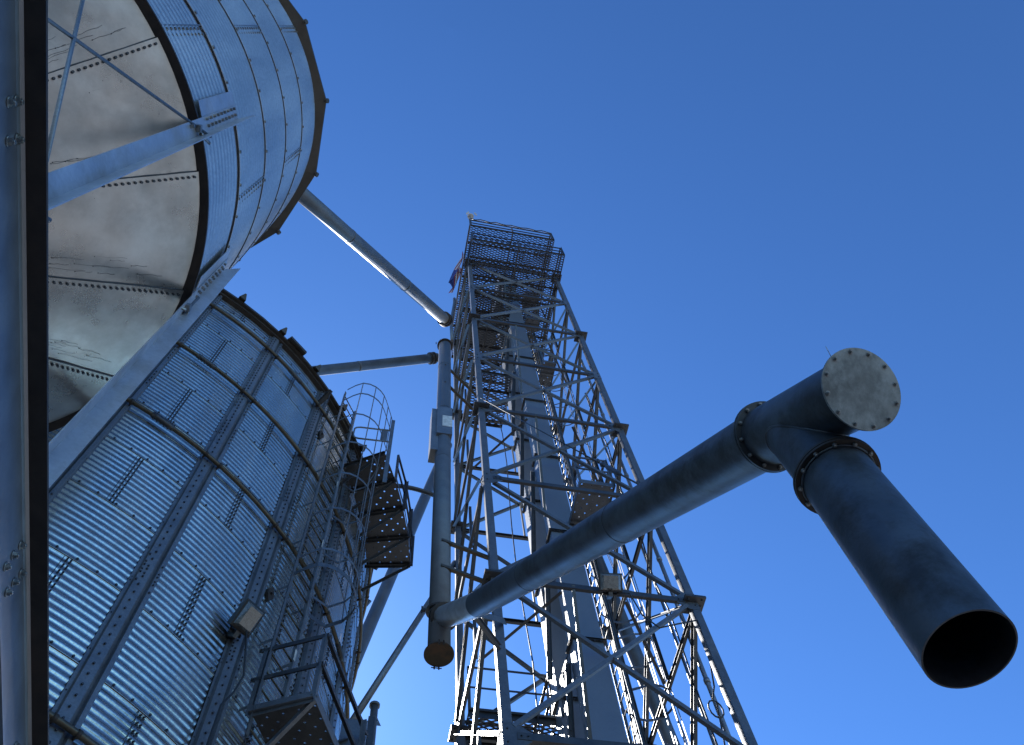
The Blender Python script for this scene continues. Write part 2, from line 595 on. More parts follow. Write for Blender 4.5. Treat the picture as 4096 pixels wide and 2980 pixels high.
for k in range(15):
    a0 = 81.4 + 24.0*(k - 7)
    pts = []
    for j in range(22):
        r = .3 + (TR - .31)*j/21
        pts.append(around(TC, a0 - math.degrees(.004/r) + .05*math.sin(j*2.7 + k), r + .004, 8.115 - (TR - .004 - r) - .004))
    mb.tube(pts, .0055, 5, mi=1)
    # hairline caulk runs across the sheets beside the seam
    for q in range(20):
        r1 = TR - .12 - random.random()*.55
        aa = a0 + random.choice((-1, 1))*(1.8 + random.random()*4.5) 
        L_ = .05 + random.random()*.16
        p_ = []
        for j in range(6):
            r = r1 - L_*j/5
            p_.append(around(TC, aa + .12*math.sin(j*1.9 + q), r + .003, 8.115 - (TR - .004 - r) - .003))
        mb.tube(p_, .0011, 4, mi=1)
        mb.hexb(p_[-1], (0, 0, -1), .004, .002, 1)
cone = mb.build("hopper_cone", [CONE, BOLT], tank, recalc=False)
mb = MB()
mb.disc((TC[0], TC[1], 6.13), (0, 0, 1), .36, .03, 32, 0, .22)
mb.tube([(TC[0], TC[1], 6.1), (TC[0], TC[1], 5.6)], .27, 24)
mb.build("outlet_collar", GALV_D, tank)
# roof with straight eaves between ribs
mb = MB()
n = 15
a_of = lambda k: 79.7 + 24.0*k - 24*7
e0 = [around(TC, a_of(k), TR + .16, 13.80) for k in range(n)]
e1 = [around(TC, a_of(k), TR + .16, 13.86) for k in range(n)]
in_ = [around(TC, a_of(k), TR + .004, 13.72) for k in range(n)]
t_ = [around(TC, a_of(k), .3, 14.95) for k in range(n)]
def ring_faces(n, q0, q1):
    return [(q0*n + i, q0*n + (i+1) % n, q1*n + (i+1) % n, q1*n + i) for i in range(n)]
mb.add(in_ + e0 + e1 + t_, ring_faces(n, 0, 1) + ring_faces(n, 1, 2) + ring_faces(n, 2, 3) + [tuple(range(3*n, 4*n))])
roof = mb.build("roof", ROOF, tank)
for k in range(n):
    mb = MB()
    mb.tube([around(TC, a_of(k), TR + .185, 13.79), around(TC, a_of(k), TR - .1, 13.95)], .034, 10)
    mb.tube([around(TC, a_of(k), TR - .1, 13.95), around(TC, a_of(k), .3, 14.98)], .02, 8)
    mb.build("roof_rib", ROOF, roof)
mb = MB()
mb.tube([(TC[0], TC[1], 14.93), (TC[0], TC[1], 15.5)], .26, 24)
mb.build("roof_collar", GALV_D, tank)
# columns, angle section, standing outside the shell
colang = [106.9 - 33.35*(-1)*0 - 33.35*k for k in (-3, -2, -1, 0, 1, 2, 3, 4, 5, 6)]
colang = [180 - a for a in (106.2, 72.8, 40.0, 139.5, 172.5, 206, 239, 272, 305, 338, 7.5)]
# (angles measured from -Y; 73.8 is the near column, 107.2 the next one)
cols = []
for a in colang:
    n_, t_v = nrm_at(a), V((math.cos(R(a)), math.sin(R(a)), 0))
    mb = MB()
    base = around(TC, a, TR + .062, 0)
    # web flat against the shell, flange standing out radially on the far side
    def Q(u, o, z): return base + t_v*u + n_*o + V((0, 0, z))
    L = [(-.075, 0), (.04, 0), (.04, .115), (.033, .115), (.033, .007), (-.075, .007)]
    for z0, z1 in ((0.0, 9.20),):
        m = len(L)
        vs = [Q(u, o, z0) for u, o in L] + [Q(u, o, z1 + (.22 if o > .05 else 0)) for u, o in L]
        mb.add(vs, [(i, (i+1) % m, (i+1) % m + m, i + m) for i in range(m)] + [tuple(range(m))[::-1], tuple(range(m, 2*m))])
    mb.bar(Q(-.075 - .03, -.006, 8.19), Q(-.075 - .03, -.006, 9.20), .006, .17, n_)
    for i in range(9):
        for u in (-.055, -.005):
            mb.hexb(Q(u, .007, 8.26 + i*.105), n_, .013, .018, 1)
    for zc in (7.95, 5.3):
        mb.box(tuple(Q(-.02, .02, zc)), .05, .05, .05, 1)
        mb.tube([Q(.02, .03, zc), Q(.1, .05, zc + .1)], .012, 8, mi=1)
        mb.hexb(Q(-.045, .007, zc - .12), n_, .014, .03, 1)
    cols.append(mb.build("column", [COLM, BOLTL], tank))
srt = sorted(colang)
ROD_BAYS = [i for i in range(len(srt)) if abs(srt[i] - 73.8) > 1 and i % 2 == srt.index(min(srt, key=lambda q: abs(q - 40.5))) % 2]
for i in range(len(srt)):
    a, b = srt[i], srt[(i+1) % len(srt)]
    if i not in ROD_BAYS:
        continue
    for z0, z1 in ((8.0, 5.4), (5.2, 2.6)):
        for (p, q) in ((a, b), (b, a)):
            mb = MB()
            P0, P1 = around(TC, p, TR + .09, z0), around(TC, q, TR + .09, z1)
            d = (P1 - P0).normalized()
            mb.tube([P0 - d*.14, P1 + d*.14], .0115, 8)
            mb.build("tie_rod", GALV, tank)

# ------------------------------------------------------------------ near rolled beam
beam = thing("steel_beam", "blue grey rolled steel beam with bolts passing overhead at the left edge", "steel beam", (-1.3, 3.3, 4.5))
mb = MB()
x0 = -1.332
prof = [(4.185, 0), (4.185, .095), (4.198, .095), (4.205, .020), (4.222, .007), (4.562, .007), (4.576, .012), (4.585, .022), (4.598, .022), (4.598, 0)]
pts = []
def fil(): 
    return prof
vs = []
for y in (-2.6, 3.34):
    vs += [(x0 + o, y, z) for z, o in prof]
m = len(prof)
mb.add(vs, [(i, (i+1) % m, (i+1) % m + m, i + m) for i in range(m)] + [tuple(range(m))[::-1], tuple(range(m, 2*m))])
mb.build("channel_section", BEAM, beam)
mb = MB()
mb.bar((x0 + .055, -2.6, 4.592), (x0 + .055, 3.34, 4.592), .066, .014, (1, 0, 0))
mb.build("top_flange", RING, beam)
mb = MB()
mb.box((x0 + .045, 3.335, 4.420), .12, .014, .34)
mb.build("end_plate", BEAM, beam)
for y, z in [(.48, 4.51), (.48, 4.57 - .012), (.60, 4.50), (.60, 4.56), (2.15, 4.54), (2.155, 4.48), (2.165, 4.42), (2.28, 4.54), (2.28, 4.48), (2.285, 4.425), (3.1, 4.47)]:
    mb = MB()
    mb.disc((x0 + .010, y, z), (1, 0, 0), .019, .005, 20)
    mb.hexb((x0 + .012, y, z), (1, 0, 0), .0135, .012)
    mb.disc((x0 + .026, y, z), (1, 0, 0), .007, .008, 12)
    mb.build("bolt", BOLTL, beam)
for y in (-2.3, 3.28):
    mb = MB()
    mb.channel((x0 - .1, y, 0), (x0 - .1, y, 4.18), .15, .07, (1, 0, 0))
    mb.build("post", BEAM, beam)

# ------------------------------------------------------------------ support tower
TX0, TX1, TY0, TY1 = 1.813, 5.003, 7.28, 10.36
PH = 3.05
tower = thing("support_tower", "tall square lattice tower of bolted steel angles around the bucket elevator", "lattice tower", ((TX0+TX1)/2, (TY0+TY1)/2, 0))
levels = [0.02 + 3.045*k for k in range(11)]      # nodes; splices at even k
levels = [12.16 + 3.045*(k - 4) for k in range(0, 11)]
LEGW = .127
corners = [(TX0, TY0, 1, 1), (TX1, TY0, -1, 1), (TX0, TY1, 1, -1), (TX1, TY1, -1, -1)]
for x, y, sx, sy in corners:
    mb = MB()
    t = .012
    e = .006
    L = [(sx*e, 0), (sx*(LEGW - e), 0), (sx*LEGW, sy*e), (sx*LEGW, sy*(LEGW - e)), (sx*(LEGW - e), sy*LEGW), (sx*e, sy*LEGW), (0, sy*(LEGW - e)), (0, sy*e)]
    vs = [(x + a, y + b, 0) for a, b in L] + [(x + a, y + b, 30.4) for a, b in L]
    mb.add(vs, [(i, (i+1) % 8, (i+1) % 8 + 8, i + 8) for i in range(8)] + [tuple(range(8))[::-1], tuple(range(8, 16))])
    mb.build("leg", TOWER, tower)
    for k in range(2, 11, 2):
        z = levels[k]
        mb = MB()
        cx, cy = x + sx*.055, y + sy*.055
        for dz in (-.011, .011):
            mb.box((cx, cy, z + dz*1.15), .33, .33, .020)
        for bx in (-.11, .11):
            for by in (-.11, 0, .11):
                mb.hexb((cx + bx, cy + by, z - .023), (0, 0, -1), .016, .03)
                mb.hexb((cx + bx, cy + by, z + .023), (0, 0, 1), .016, .03)
        mb.build("splice_plate", GALV_D, tower)
faces = [((TX0, TY0), (TX1, TY0), (0, 1, 0)), ((TX0, TY1), (TX1, TY1), (0, -1, 0)), ((TX0, TY0), (TX0, TY1), (1, 0, 0)), ((TX1, TY0), (TX1, TY1), (-1, 0, 0))]
for fi, ((ax, ay), (bx, by), inn) in enumerate(faces):
    inn = V(inn)
    A, B = V((ax, ay, 0)), V((bx, by, 0))
    d = (B - A).normalized()
    for k in range(0, 11):
        z = levels[k]
        if z < .3:
            continue
        Z = V((0, 0, z))
        mb = MB()
        off = inn*(-.012)
        p, q = A + d*.17 + Z + off, B - d*.17 + Z + off
        mb.channel(p, q, .105, .055, (0, 0, 1), 1 if (d.cross(V((0, 0, 1)))).dot(inn) > 0 else -1)
        for e, s_ in ((p, 1), (q, -1)):
            for u in (.05, .13):
                mb.hexb(e + d*s_*u - inn*.001, -inn, .013, .018, 1)
        mb.build("girt", [GALV_D, BOLT], tower)  # darker steel carries the shade of girts seen from below
        for e, s_ in ((A, 1), (B, -1)):
            mb = MB()
            gp = e + Z
            o2 = -inn*.004
            pts = [(0.0, -.20), (.16, -.20), (.34, -.07), (.34, .07), (.16, .20), (.0, .20)]
            vs = [gp + d*s_*u + V((0, 0, h)) + o2 for u, h in pts] + [gp + d*s_*u + V((0, 0, h)) + o2 - inn*-.010 for u, h in pts]
            mb.add(vs, [(i, (i+1) % 6, (i+1) % 6 + 6, i + 6) for i in range(6)] + [tuple(range(6))[::-1], tuple(range(6, 12))])
            for u, h in ((.06, -.1), (.06, .1)):
                mb.hexb(gp + d*s_*u + V((0, 0, h)) + o2, -inn, .014, .016, 1)
            mb.build("gusset", [TOWER, BOLT], tower)
    for k in range(0, 10):
        z0, z1 = levels[k] + .13, levels[k+1] - .13
        if z0 < .2:
            z0 = .3
        big = .062
        for s_, (P, Q) in enumerate((((A + d*.16), (B - d*.16)), ((B - d*.16), (A + d*.16)))):
            mb = MB()
            o2 = inn*(.012 if s_ else -.010)
            p, q = P + V((0, 0, z0)) + o2, Q + V((0, 0, z1)) + o2
            if fi >= 2 and s_:
                mb.channel(p, q, .125, .06, (0, 0, 1), 1, .007)
            else:
                mb.angle(p, q, big, big, (0, 0, 1), 1 if s_ else -1, .006)
            mid = (p + q)/2
            if s_:
                mb.hexb(mid - inn*.02, -inn, .014, .02)
            mb.build("brace", TOWER if fi == 0 else GALV_D, tower)  # side and back braces: underside shade put into a darker steel

# hangers from the brace crossings down to the crossbars, back and side faces
for fi, ((ax, ay), (bx, by), inn) in enumerate(faces[1:]):
    mx, my = (ax + bx)/2 + inn[0]*.03, (ay + by)/2 + inn[1]*.03
    for k in range(3, 10):
        mb = MB()
        mb.angle((mx, my, levels[k] + .03), (mx, my, levels[k] + 1.52), .05, .05, inn, 1, .006)
        mb.build("hanger", GALV_D, tower)
for k in range(0, 11, 2):
    z = levels[k] - .06
    for p, q in (((TX0 + .1, TY0 + .1), (TX1 - .1, TY1 - .1)),):
        mb = MB()
        mb.angle((TX0 + .1, (TY0 + TY1)/2, z), ((TX0 + TX1)/2 - .5, TY0 + .1, z), .05, .05, (0, 0, 1), 1, .006)
        mb.build("plan_brace", GALV_D, tower)
        mb = MB()
        mb.angle((TX1 - .1, (TY0 + TY1)/2, z), ((TX0 + TX1)/2 + .5, TY0 + .1, z), .05, .05, (0, 0, 1), 1, .006)
        mb.build("plan_brace", GALV_D, tower)
    mb = MB()
    mb.bar(((TX0 + TX1)/2 - .35, TY0, levels[k] + .02), (3.28, 8.42, levels[k] - 2.2), .05, .05)
    mb.build("knee_brace", GALV_D, tower)

# ------------------------------------------------------------------ bucket elevator inside the tower
elev = thing("bucket_elevator", "bucket elevator with two flat sheet metal trunks inside the lattice tower", "grain elevator", (3.58, 9.1, 0))
def trunk(x0, x1, y0, y1, joints):
    mb = MB()
    mb.box(((x0+x1)/2, (y0+y1)/2, 16.3), x1 - x0, y1 - y0, 32.4)
    for e in (x0 + .0, x1 - .0):
        s_ = -1 if e == x0 else 1
        for k in range(210):
            z = .6 + k*.15
            if z < 32:
                mb.hexb((e, y0 + .03, z), (s_, 0, 0), .006, .008)
    o = mb.build("trunk", TRUNK, elev)
    for z in joints:
        mb = MB()
        for dz in (-.021, .021):
            for (c, sx, sy) in ((((x0+x1)/2, y0 - .022, z+dz), x1-x0+.09, .04), (((x0+x1)/2, y1 + .022, z+dz), x1-x0+.09, .04), ((x0 - .022, (y0+y1)/2, z+dz), .04, y1-y0), ((x1 + .022, (y0+y1)/2, z+dz), .04, y1-y0)):
                mb.box(c, sx, sy, .006)
        mb.box(((x0+x1)/2, y0 - .003, z), x1-x0, .005, .036)
        for k in range(5):
            mb.hexb((x0 + (x1-x0)*(k+.5)/5, y0 - .03, z - .024), (0, 0, -1), .012, .02)
        mb.build("joint_flange", GALV_D, o)
    return o
trunk(3.33, 3.83, 8.40, 8.655, [12.41 + 3.1*k - (.0) for k in range(-3, 7)])
trunk(3.33, 3.83, 9.50, 9.80, [12.3 + 3.1*k for k in range(-3, 7)])
mb = MB()
# head: rounded housing
hp = []
for i in range(13):
    a = PI*i/12
    hp.append((9.1 - .85*math.cos(a), 33.3 + .7*math.sin(a)))
hp = [(8.25, 32.5)] + hp + [(9.95, 32.5)]
m = len(hp)
vs = [(3.25, y, z) for y, z in hp] + [(3.91, y, z) for y, z in hp]
mb.add(vs, [(i, (i+1) % m, (i+1) % m + m, i + m) for i in range(m)] + [tuple(range(m))[::-1], tuple(range(m, 2*m))])
mb.build("head_housing", TRUNK, elev)
mb = MB()
mb.tube([(2.6, 9.1, 33.2), (4.7, 9.1, 33.2)], .05, 12)
mb.box((4.6, 9.1, 33.25), .5, .6, .5)
mb.build("drive_motor", GALV_D, elev)
# discharge transition below the head
mb = MB()
mb.tube([(3.5, 9.95, 33.0), (3.0, 9.6, 30.8), (2.6, 9.2, 28.9)], .2, 16)
mb.tube([(2.6, 9.2, 28.9), (2.6, 9.2, 28.2)], .45, 20)
mb.build("distributor", PIPE, elev)
# slotted bracing channel that ties the trunks
for (z0, z1) in ((24.6, 27.2), (18.5, 21.5), (12.6, 15.4), (21.6, 24.4), (15.5, 18.4), (9.2, 12.2)):
    mb = MB()
    mb.channel((3.29, 8.72, z1), (3.20, 9.42, z0), .09, .045, (1, 0, 0))
    for k in range(12):
        p = lerp((3.29, 8.72, z1), (3.20, 9.42, z0), (k + .5)/12)
        mb.hexb((p[0], p[1] - .004, p[2]), (0, -1, 0), .012, .012)
    mb.build("tie_channel", GALV_D, elev)
for z in [12.41 + 3.1*k - .5 for k in range(-2, 6)]:
    mb = MB()
    x0, x1, y0, y1 = 3.36, 3.80, 8.66, 9.49
    # trussed web panel with cut-outs between the two trunks
    mb.bar((x0, y0, z), (x0, y1, z), .09, .006, (0, 0, 1))
    mb.bar((x0, y0, z + .62), (x0, y1, z + .62), .09, .006, (0, 0, 1))
    for k in range(4):
        mb.bar((x0, y0 + (y1-y0)*k/4, z + (.62 if k % 2 else 0)), (x0, y0 + (y1-y0)*(k+1)/4, z + (0 if k % 2 else .62)), .06, .006, (0, 1, 0))
    mb.build("web_panel", GALV_D, elev)

# ------------------------------------------------------------------ gratings and platforms
def grating(name, x0, x1, y0, y1, z, parent, hole=None, pitch=.085, joist=.45):
    """expanded metal: two families of slanted strands clipped to the rectangle"""
    mb = MB()
    sl = .42
    rects = [(x0, x1, y0, y1)]
    if hole:
        hx0, hx1, hy0, hy1 = hole
        rects = [(x0, hx0, y0, y1), (hx1, x1, y0, y1), (hx0, hx1, y0, hy0), (hx0, hx1, hy1, y1)]
    for (a0, a1, b0, b1) in rects:
        if a1 - a0 < .05 or b1 - b0 < .05:
            continue
        for s_ in (1, -1):
            c = b0 - sl*(a1 - a0)
            while c < b1 + sl*(a1 - a0):
                # y = c + s*sl*(x - xm)
                xm = a0 if s_ > 0 else a1
                pts = []
                xa, xb = a0, a1
                ya, yb = c + s_*sl*(xa - xm), c + s_*sl*(xb - xm)
                # clip to y range
                def clipx(yv):
                    return xm + (yv - c)/(s_*sl)
                lo, hi = xa, xb
                for yv in (b0, b1):
                    xv = clipx(yv)
                    if s_ > 0:
                        if yv == b0: lo = max(lo, xv)
                        else: hi = min(hi, xv)
                    else:
                        if yv == b0: hi = min(hi, xv)
                        else: lo = max(lo, xv)
                if hi - lo > .02:
                    mb.bar((lo, c + s_*sl*(lo - xm), z), (hi, c + s_*sl*(hi - xm), z), .016, .022, (0, 0, 1))
                c += pitch
    return mb.build(name, GALV_D, parent)

def frame_joists(mb, x0, x1, y0, y1, z, step=.62, h=.09):
    n = max(1, int(round((y1 - y0)/step)))
    for k in range(n + 1):
        y = y0 + (y1 - y0)*k/n
        mb.angle((x0, y, z - .01), (x1, y, z - .01), -h if 0 < k < n else -h*1.35, .045, (0, 0, 1), 1, .006)
    for x in (x0, x1):
        mb.bar((x, y0, z - h/2), (x, y1, z - h/2), h*1.2, .007, (0, 0, 1))
    mb.bar(((x0+x1)/2, y0, z - .06), ((x0+x1)/2, y1, z - .06), .07, .04, (0, 0, 1))

def railing(mb, pts, z, h=1.07, step=1.7, closed=False, r=.02, kick=True):
    seg = list(zip(pts[:-1], pts[1:])) + ([(pts[-1], pts[0])] if closed else [])
    for (a, b) in seg:
        a, b = V((*a, 0)), V((*b, 0))
        L = (b - a).length
        n = max(1, int(round(L/step)))
        for hh, w_ in ((h, .045), (h*.55, .04)):
            mb.angle(a + V((0, 0, z + hh)), b + V((0, 0, z + hh)), w_, w_, (0, 0, -1), 1, .005)
        if kick:
            mb.bar(a + V((0, 0, z + .05)), b + V((0, 0, z + .05)), .11, .005, (0, 0, 1))
        for k in range(n + 1):
            p = a + (b - a)*k/n
            mb.angle(p + V((0, 0, z - .05)), p + V((0, 0, z + h)), .045, .045, (b - a).normalized() * (1 if k < n else -1), 1, .005)

def platform(name, label, x0, x1, y0, y1, z, rail_pts, hole=None, grp=None):
    t = thing(name, label, "platform", ((x0+x1)/2, (y0+y1)/2, z), grp)
    grating("grating", x0, x1, y0, y1, z, t, hole)
    mb = MB()
    frame_joists(mb, x0, x1, y0, y1, z)
    mb.build("frame", GALV_D, t)
    if rail_pts:
        mb = MB()
        railing(mb, rail_pts, z)
        mb.build("guardrail", GALV_D, t)
    return t

HOLE = (3.25, 3.91, 8.3, 9.9)
platform("head_platform", "topmost grated platform with guardrail crowning the tower head", 1.79, 4.88, 6.40, 10.9, 32.25,
         [(1.79, 10.9), (1.79, 6.40), (4.88, 6.40), (4.88, 10.9)], HOLE)
platform("distributor_platform", "wide grated platform with guardrail just below the tower head platform", 1.80, 5.0, 6.40, 10.7, 30.1,
         [(1.80, 10.7), (1.80, 6.40), (5.0, 6.40), (5.0, 10.7)], HOLE)
platform("service_platform", "grated service platform inside the tower, next below the two head platforms", 1.95, 3.20, 7.45, 10.3, 27.35, None)
platform("service_platform", "lowest of the grated platforms high inside the tower, left of the trunks", 2.05, 3.22, 8.75, 10.35, 24.1, None)
platform("rear_platform", "small grated platform with open guardrail low at the back of the tower", 1.95, 3.55, 9.95, 11.2, 12.3,
         [(1.95, 9.97), (3.40, 9.97), (3.40, 11.2), (1.95, 11.2)], None)

# ------------------------------------------------------------------ perforated plank
def perforated(o, ux, uy, lx, ly, z, cell=.10, hr=.016, mb=None, mi=0, th=.004):
    """plate in the plane of unit vectors ux, uy from corner o with staggered round holes"""
    mb = mb or MB()
    o, ux, uy = V(o), V(ux), V(uy)
    nx, ny = max(1, round(lx/cell)), max(1, round(ly/cell))
    cx, cy = lx/nx, ly/ny
    for i in range(nx):
        for j in range(ny):
            c = o + ux*(cx*(i+.5)) + uy*(cy*(j+.5)) + V((0, 0, z))
            q = [c + ux*(a*cx/2) + uy*(b*cy/2) for a, b in ((-1,-1), (0,-1), (1,-1), (1,0), (1,1), (0,1), (-1,1), (-1,0))]
            if (i + j) % 2 == 0:
                h = [c + (ux*math.cos(t) + uy*math.sin(t))*hr for t in [PI*1.25 + PI/4*k for k in range(8)]]
                mb.add(q + h, [(k, (k+1) % 8, (k+1) % 8 + 8, k + 8) for k in range(8)], False, mi)
                h2 = [p + V((0, 0, .012)) for p in h]
                mb.add(h + h2, [(k, (k+1) % 8, (k+1) % 8 + 8, k + 8) for k in range(8)], False, mi)
            else:
                mb.add([q[0], q[2], q[4], q[6]], [(0, 1, 2, 3)], False, mi)
    return mb

# ------------------------------------------------------------------ ladders with cages
def ladder(name, label, A, B, z0, z1, out, hoops, cat="ladder", depth=.72, half=.36, flare=(), rung=.305, wall_off=None, bars=7, railmat=None, shape=None, shape_top=None, z_exit=0):
    """A, B: plan positions of the two rails, out: unit vector away from the climber's wall"""
    t = thing(name, label, cat, ((A[0]+B[0])/2, (A[1]+B[1])/2, z0))
    A, B = V((*A, 0)), V((*B, 0))
    out = V((*out, 0)).normalized()
    d = (B - A).normalized()
    for P, s_ in ((A, 1), (B, -1)):
        mb = MB()
        mb.angle(P + V((0, 0, z0)), P + V((0, 0, z1)), .055, .05*1, -out, s_*1, .006)
        mb.build("rail", railmat or GALV, t)
    z = z0 + .15
    i = 0
    while z < z1 - .1:
        mb = MB()
        mb.tube([A + V((0, 0, z)) - out*.03, B + V((0, 0, z)) - out*.03], .0125, 8)
        mb.build("rung", WIND, t)
        z += rung
    if wall_off:
        z = z0 + .5
        while z < z1 - .6:
            for P in (A, B):
                mb = MB()
                mb.bar(P + V((0, 0, z)) - out*.03, P - out*wall_off + V((0, 0, z)), .05, .006, (0, 0, 1))
                mb.build("wall_bracket", GALV, t)
            z += 1.1215
    # hoops
    mid = (A + B)/2
    ring_pts = {}
    NB = 14
    def hoop_pts(zh, sc_=1.0):
        if shape:
            return [mid + d*a*(1 + (sc_-1)*.2) + out*b + V((0, 0, zh)) for a, b in (shape_top if zh > z_exit else shape)]
        pts = [A + V((0, 0, zh))]
        c = mid + out*(depth*.5)
        for k in range(NB + 1):
            th = PI*(-.08 + 1.16*k/NB)
            pts.append(c + (-d)*(half*sc_)*math.cos(th) + out*(depth*.5*sc_*1.05)*math.sin(th) + V((0, 0, zh)))
        pts.append(B + V((0, 0, zh)))
        return pts
    for hi, zh in enumerate(hoops):
        sc_ = 1.0 + (flare[hi] if hi < len(flare) else 0)
        pts = hoop_pts(zh, sc_)
        ring_pts[zh] = pts
        mb = MB()
        for p, q in zip(pts[:-1], pts[1:]):
            mb.bar(p, q, .052 if hi else .085, .006, (0, 0, 1))
        mb.build("cage_hoop", railmat or GALV, t)
    idx = [2, 4, 6, 8, 10, 12, 14][:bars]
    zs = sorted(ring_pts)
    if shape:
        idx = [2, 4, 6, 8, 10, 11]
    for k in idx:
        mb = MB()
        for za, zb in zip(zs[:-1], zs[1:]):
            mb.bar(ring_pts[za][k], ring_pts[zb][k], .026, .005, d)
        mb.build("cage_strap", railmat or GALV, t)
    return t

ln = nrm_at(56.7)
lad = ladder("bin_ladder", "long caged ladder fixed up the side of the big grain bin", (-.975, 7.45), (-.735, 7.82), 8.9, 18.32, (ln.x, ln.y),
       [11.88, 12.29, 13.43, 14.57, 15.74, 16.96, 17.96, 18.5], flare=(.22, .0), wall_off=.24,
       shape=[(-.22, 0), (-.235, .20), (-.22, .37), (-.14, .49), (-.03, .58), (.09, .63), (.22, .65), (.35, .64), (.48, .60), (.60, .53), (.69, .42), (.75, .24), (.73, -.02), (.47, -.14), (.22, 0)],
       shape_top=[(-.22, 0), (-.235, .20), (-.22, .37), (-.14, .49), (-.03, .58), (.09, .63), (.22, .65), (.35, .64), (.48, .62), (.60, .60), (.72, .58), (.82, .56)], z_exit=16.5)
for z in (10.72, 13.3, 15.2):
    mb = MB()
    mb.bar(V((-.735, 7.82, z - .15)) + ln*.006, V((-.735, 7.82, z + .05)) + ln*.006, .045, .002, (-.5, -.86, 0))
    mb.build("warning_tag", LABEL, lad)

# bin walkway (curved, perforated) at the ladder top
WZ = 16.4
wk = thing("bin_walkway", "curved perforated walkway with guardrail hugging the grain bin near its eave", "walkway", tuple(around(BC, 71, 6.9, WZ)))
angs = [60.7, 65.7, 70.8, 76.0, 81.2]
for a0, a1 in zip(angs[:-1], angs[1:]):
    mb = MB()
    p0, p1 = around(BC, a0, 6.47, 0), around(BC, a1, 6.47, 0)
    q0 = around(BC, a0, 7.34, 0)
    u = (p1 - p0)
    L = u.length
    u.normalize()
    v = nrm_at((a0 + a1)/2)
    # trapezoid plank: rectangle body with hole pattern, stretched to the outer edge
    Lo = (around(BC, a1, 7.34, 0) - q0).length
    nseg = 8
    cells_r, cells_t = 8, 5
    for i in range(cells_r):
        for j in range(cells_t):
            def PT(fi, fj):
                return around(BC, a0 + (a1 - a0)*fj, 6.47 + .87*fi, WZ)
            c = PT((i+.5)/cells_r, (j+.5)/cells_t)
            q = [PT((i+a)/cells_r, (j+b)/cells_t) for a, b in ((0,0), (.5,0), (1,0), (1,.5), (1,1), (.5,1), (0,1), (0,.5))]
            if (i + j) % 2 == 0:
                h = []
                for pq in q:
                    dd = (pq - c)
                    h.append(c + dd.normalized()*.019)
                mb.add(q + h, [(k, (k+1) % 8, (k+1) % 8 + 8, k + 8) for k in range(8)])
                h2 = [p + V((0, 0, .01)) for p in h]
                mb.add(h + h2, [(k, (k+1) % 8, (k+1) % 8 + 8, k + 8) for k in range(8)])
            else:
                mb.add(q, [tuple(range(8))])
    # folded edges of the plank
    for a in (a0 + .05, a1 - .05):
        mb.bar(around(BC, a, 6.47, WZ - .03), around(BC, a, 7.34, WZ - .03), .06, .004, (0, 0, 1))
    mb.build("plank", GALV_D, wk, recalc=False)
for a in angs:
    mb = MB()
    i, o = around(BC, a, 6.44, WZ - .05), around(BC, a, 7.36, WZ - .05)
    mb.angle(i, o, -.05, .05, (0, 0, 1), 1, .005)
    mb.angle(around(BC, a, 6.44, WZ - .85), around(BC, a, 7.3, WZ - .08), -.045, .045, (0, 0, 1), 1, .005)
    mb.build("bracket", GALV_D, wk)
mb = MB()
railing(mb, [tuple(around(BC, a, 7.36, 0).xy) for a in angs[1:]], WZ, step=1.4)
railing(mb, [tuple(around(BC, 81.2, 7.36, 0).xy), tuple(around(BC, 81.2, 6.5, 0).xy)], WZ, step=1.4)
mb.build("guardrail", GALV_D, wk)
mb = MB()
# swing gate: bent tube loop and a small plate
ga, gb = around(BC, 61.5, 7.2, 0), V((-.45, 7.75, 0))
gp = []
g0, g1 = V((.04, 7.70, 0)), V((-.66, 7.72, 0))
gd = (g1 - g0)
for t_, h in [(0, .95), (.85, .95), (.95, .92), (1, .86), (1, .54), (.95, .48), (.85, .45), (0, .45)]:
    gp.append(g0 + gd*t_ + V((0, 0, WZ + h)))
mb.tube(gp, .018, 8)
mb.add([g0 + gd*.05 + V((0, 0, WZ+1.0)), g0 + gd*.24 + V((0, 0, WZ+1.0)), g0 + gd*.24 + V((0, 0, WZ+.42)), g0 + gd*.05 + V((0, 0, WZ+.42))], [(0, 1, 2, 3)])
mb.angle(g0 + V((0, 0, 15.25)), g0 + V((0, 0, WZ + 1.47)), .075, .05, (1, 0, 0), 1, .006)
mb.build("swing_gate", GALV, wk)

# lower landing at the ladder foot
LZ = 9.27
ln3 = (V((-.343, 7.135, 0)) - V((-1.01, 7.44, 0)))
P_B = V((-1.03, 7.45, 0))
ux = ln3.normalized()
uy = V((-ux.y, ux.x, 0))
landing = thing("bin_landing", "dark perforated landing with angle guardrail at the foot of the bin ladder", "platform", (P_B.x, P_B.y, LZ))
mb = perforated(P_B, ux, uy, .75, 1.45, LZ, .094, .017)
mb.build("deck_plate", GALV_D, landing, recalc=False)
mb = MB()
c00, c10 = P_B + V((0, 0, LZ)), P_B + ux*.75 + V((0, 0, LZ))
c11, c01 = c10 + uy*1.45, c00 + uy*1.45
for a, b in ((c00, c10), (c10, c11), (c11, c01)):
    mb.bar(a + V((0, 0, .02)), b + V((0, 0, .02)), .13, .006, (0, 0, 1))
    for e in (a, b):
        mb.hexb(e + (b - a).normalized()*(.04 if e == a else -.04) + V((0, 0, .03)), -uy if a == c00 else ux, .014, .015)
mb.angle(c00 - V((0, 0, .05)), c10 - V((0, 0, .05)), -.045, .045, (0, 0, 1), 1, .005)
mb.angle(c10 - V((0, 0, .06)), c00 + uy*.35 - ux*.3 - V((0, 0, .75)), .06, .05, (0, 0, 1), 1, .006)
mb.angle(c11 - V((0, 0, .06)), c01 - ux*.3 - V((0, 0, .75)), .06, .05, (0, 0, 1), 1, .006)
mb.build("edge_frame", GALV, landing)
H = 1.07
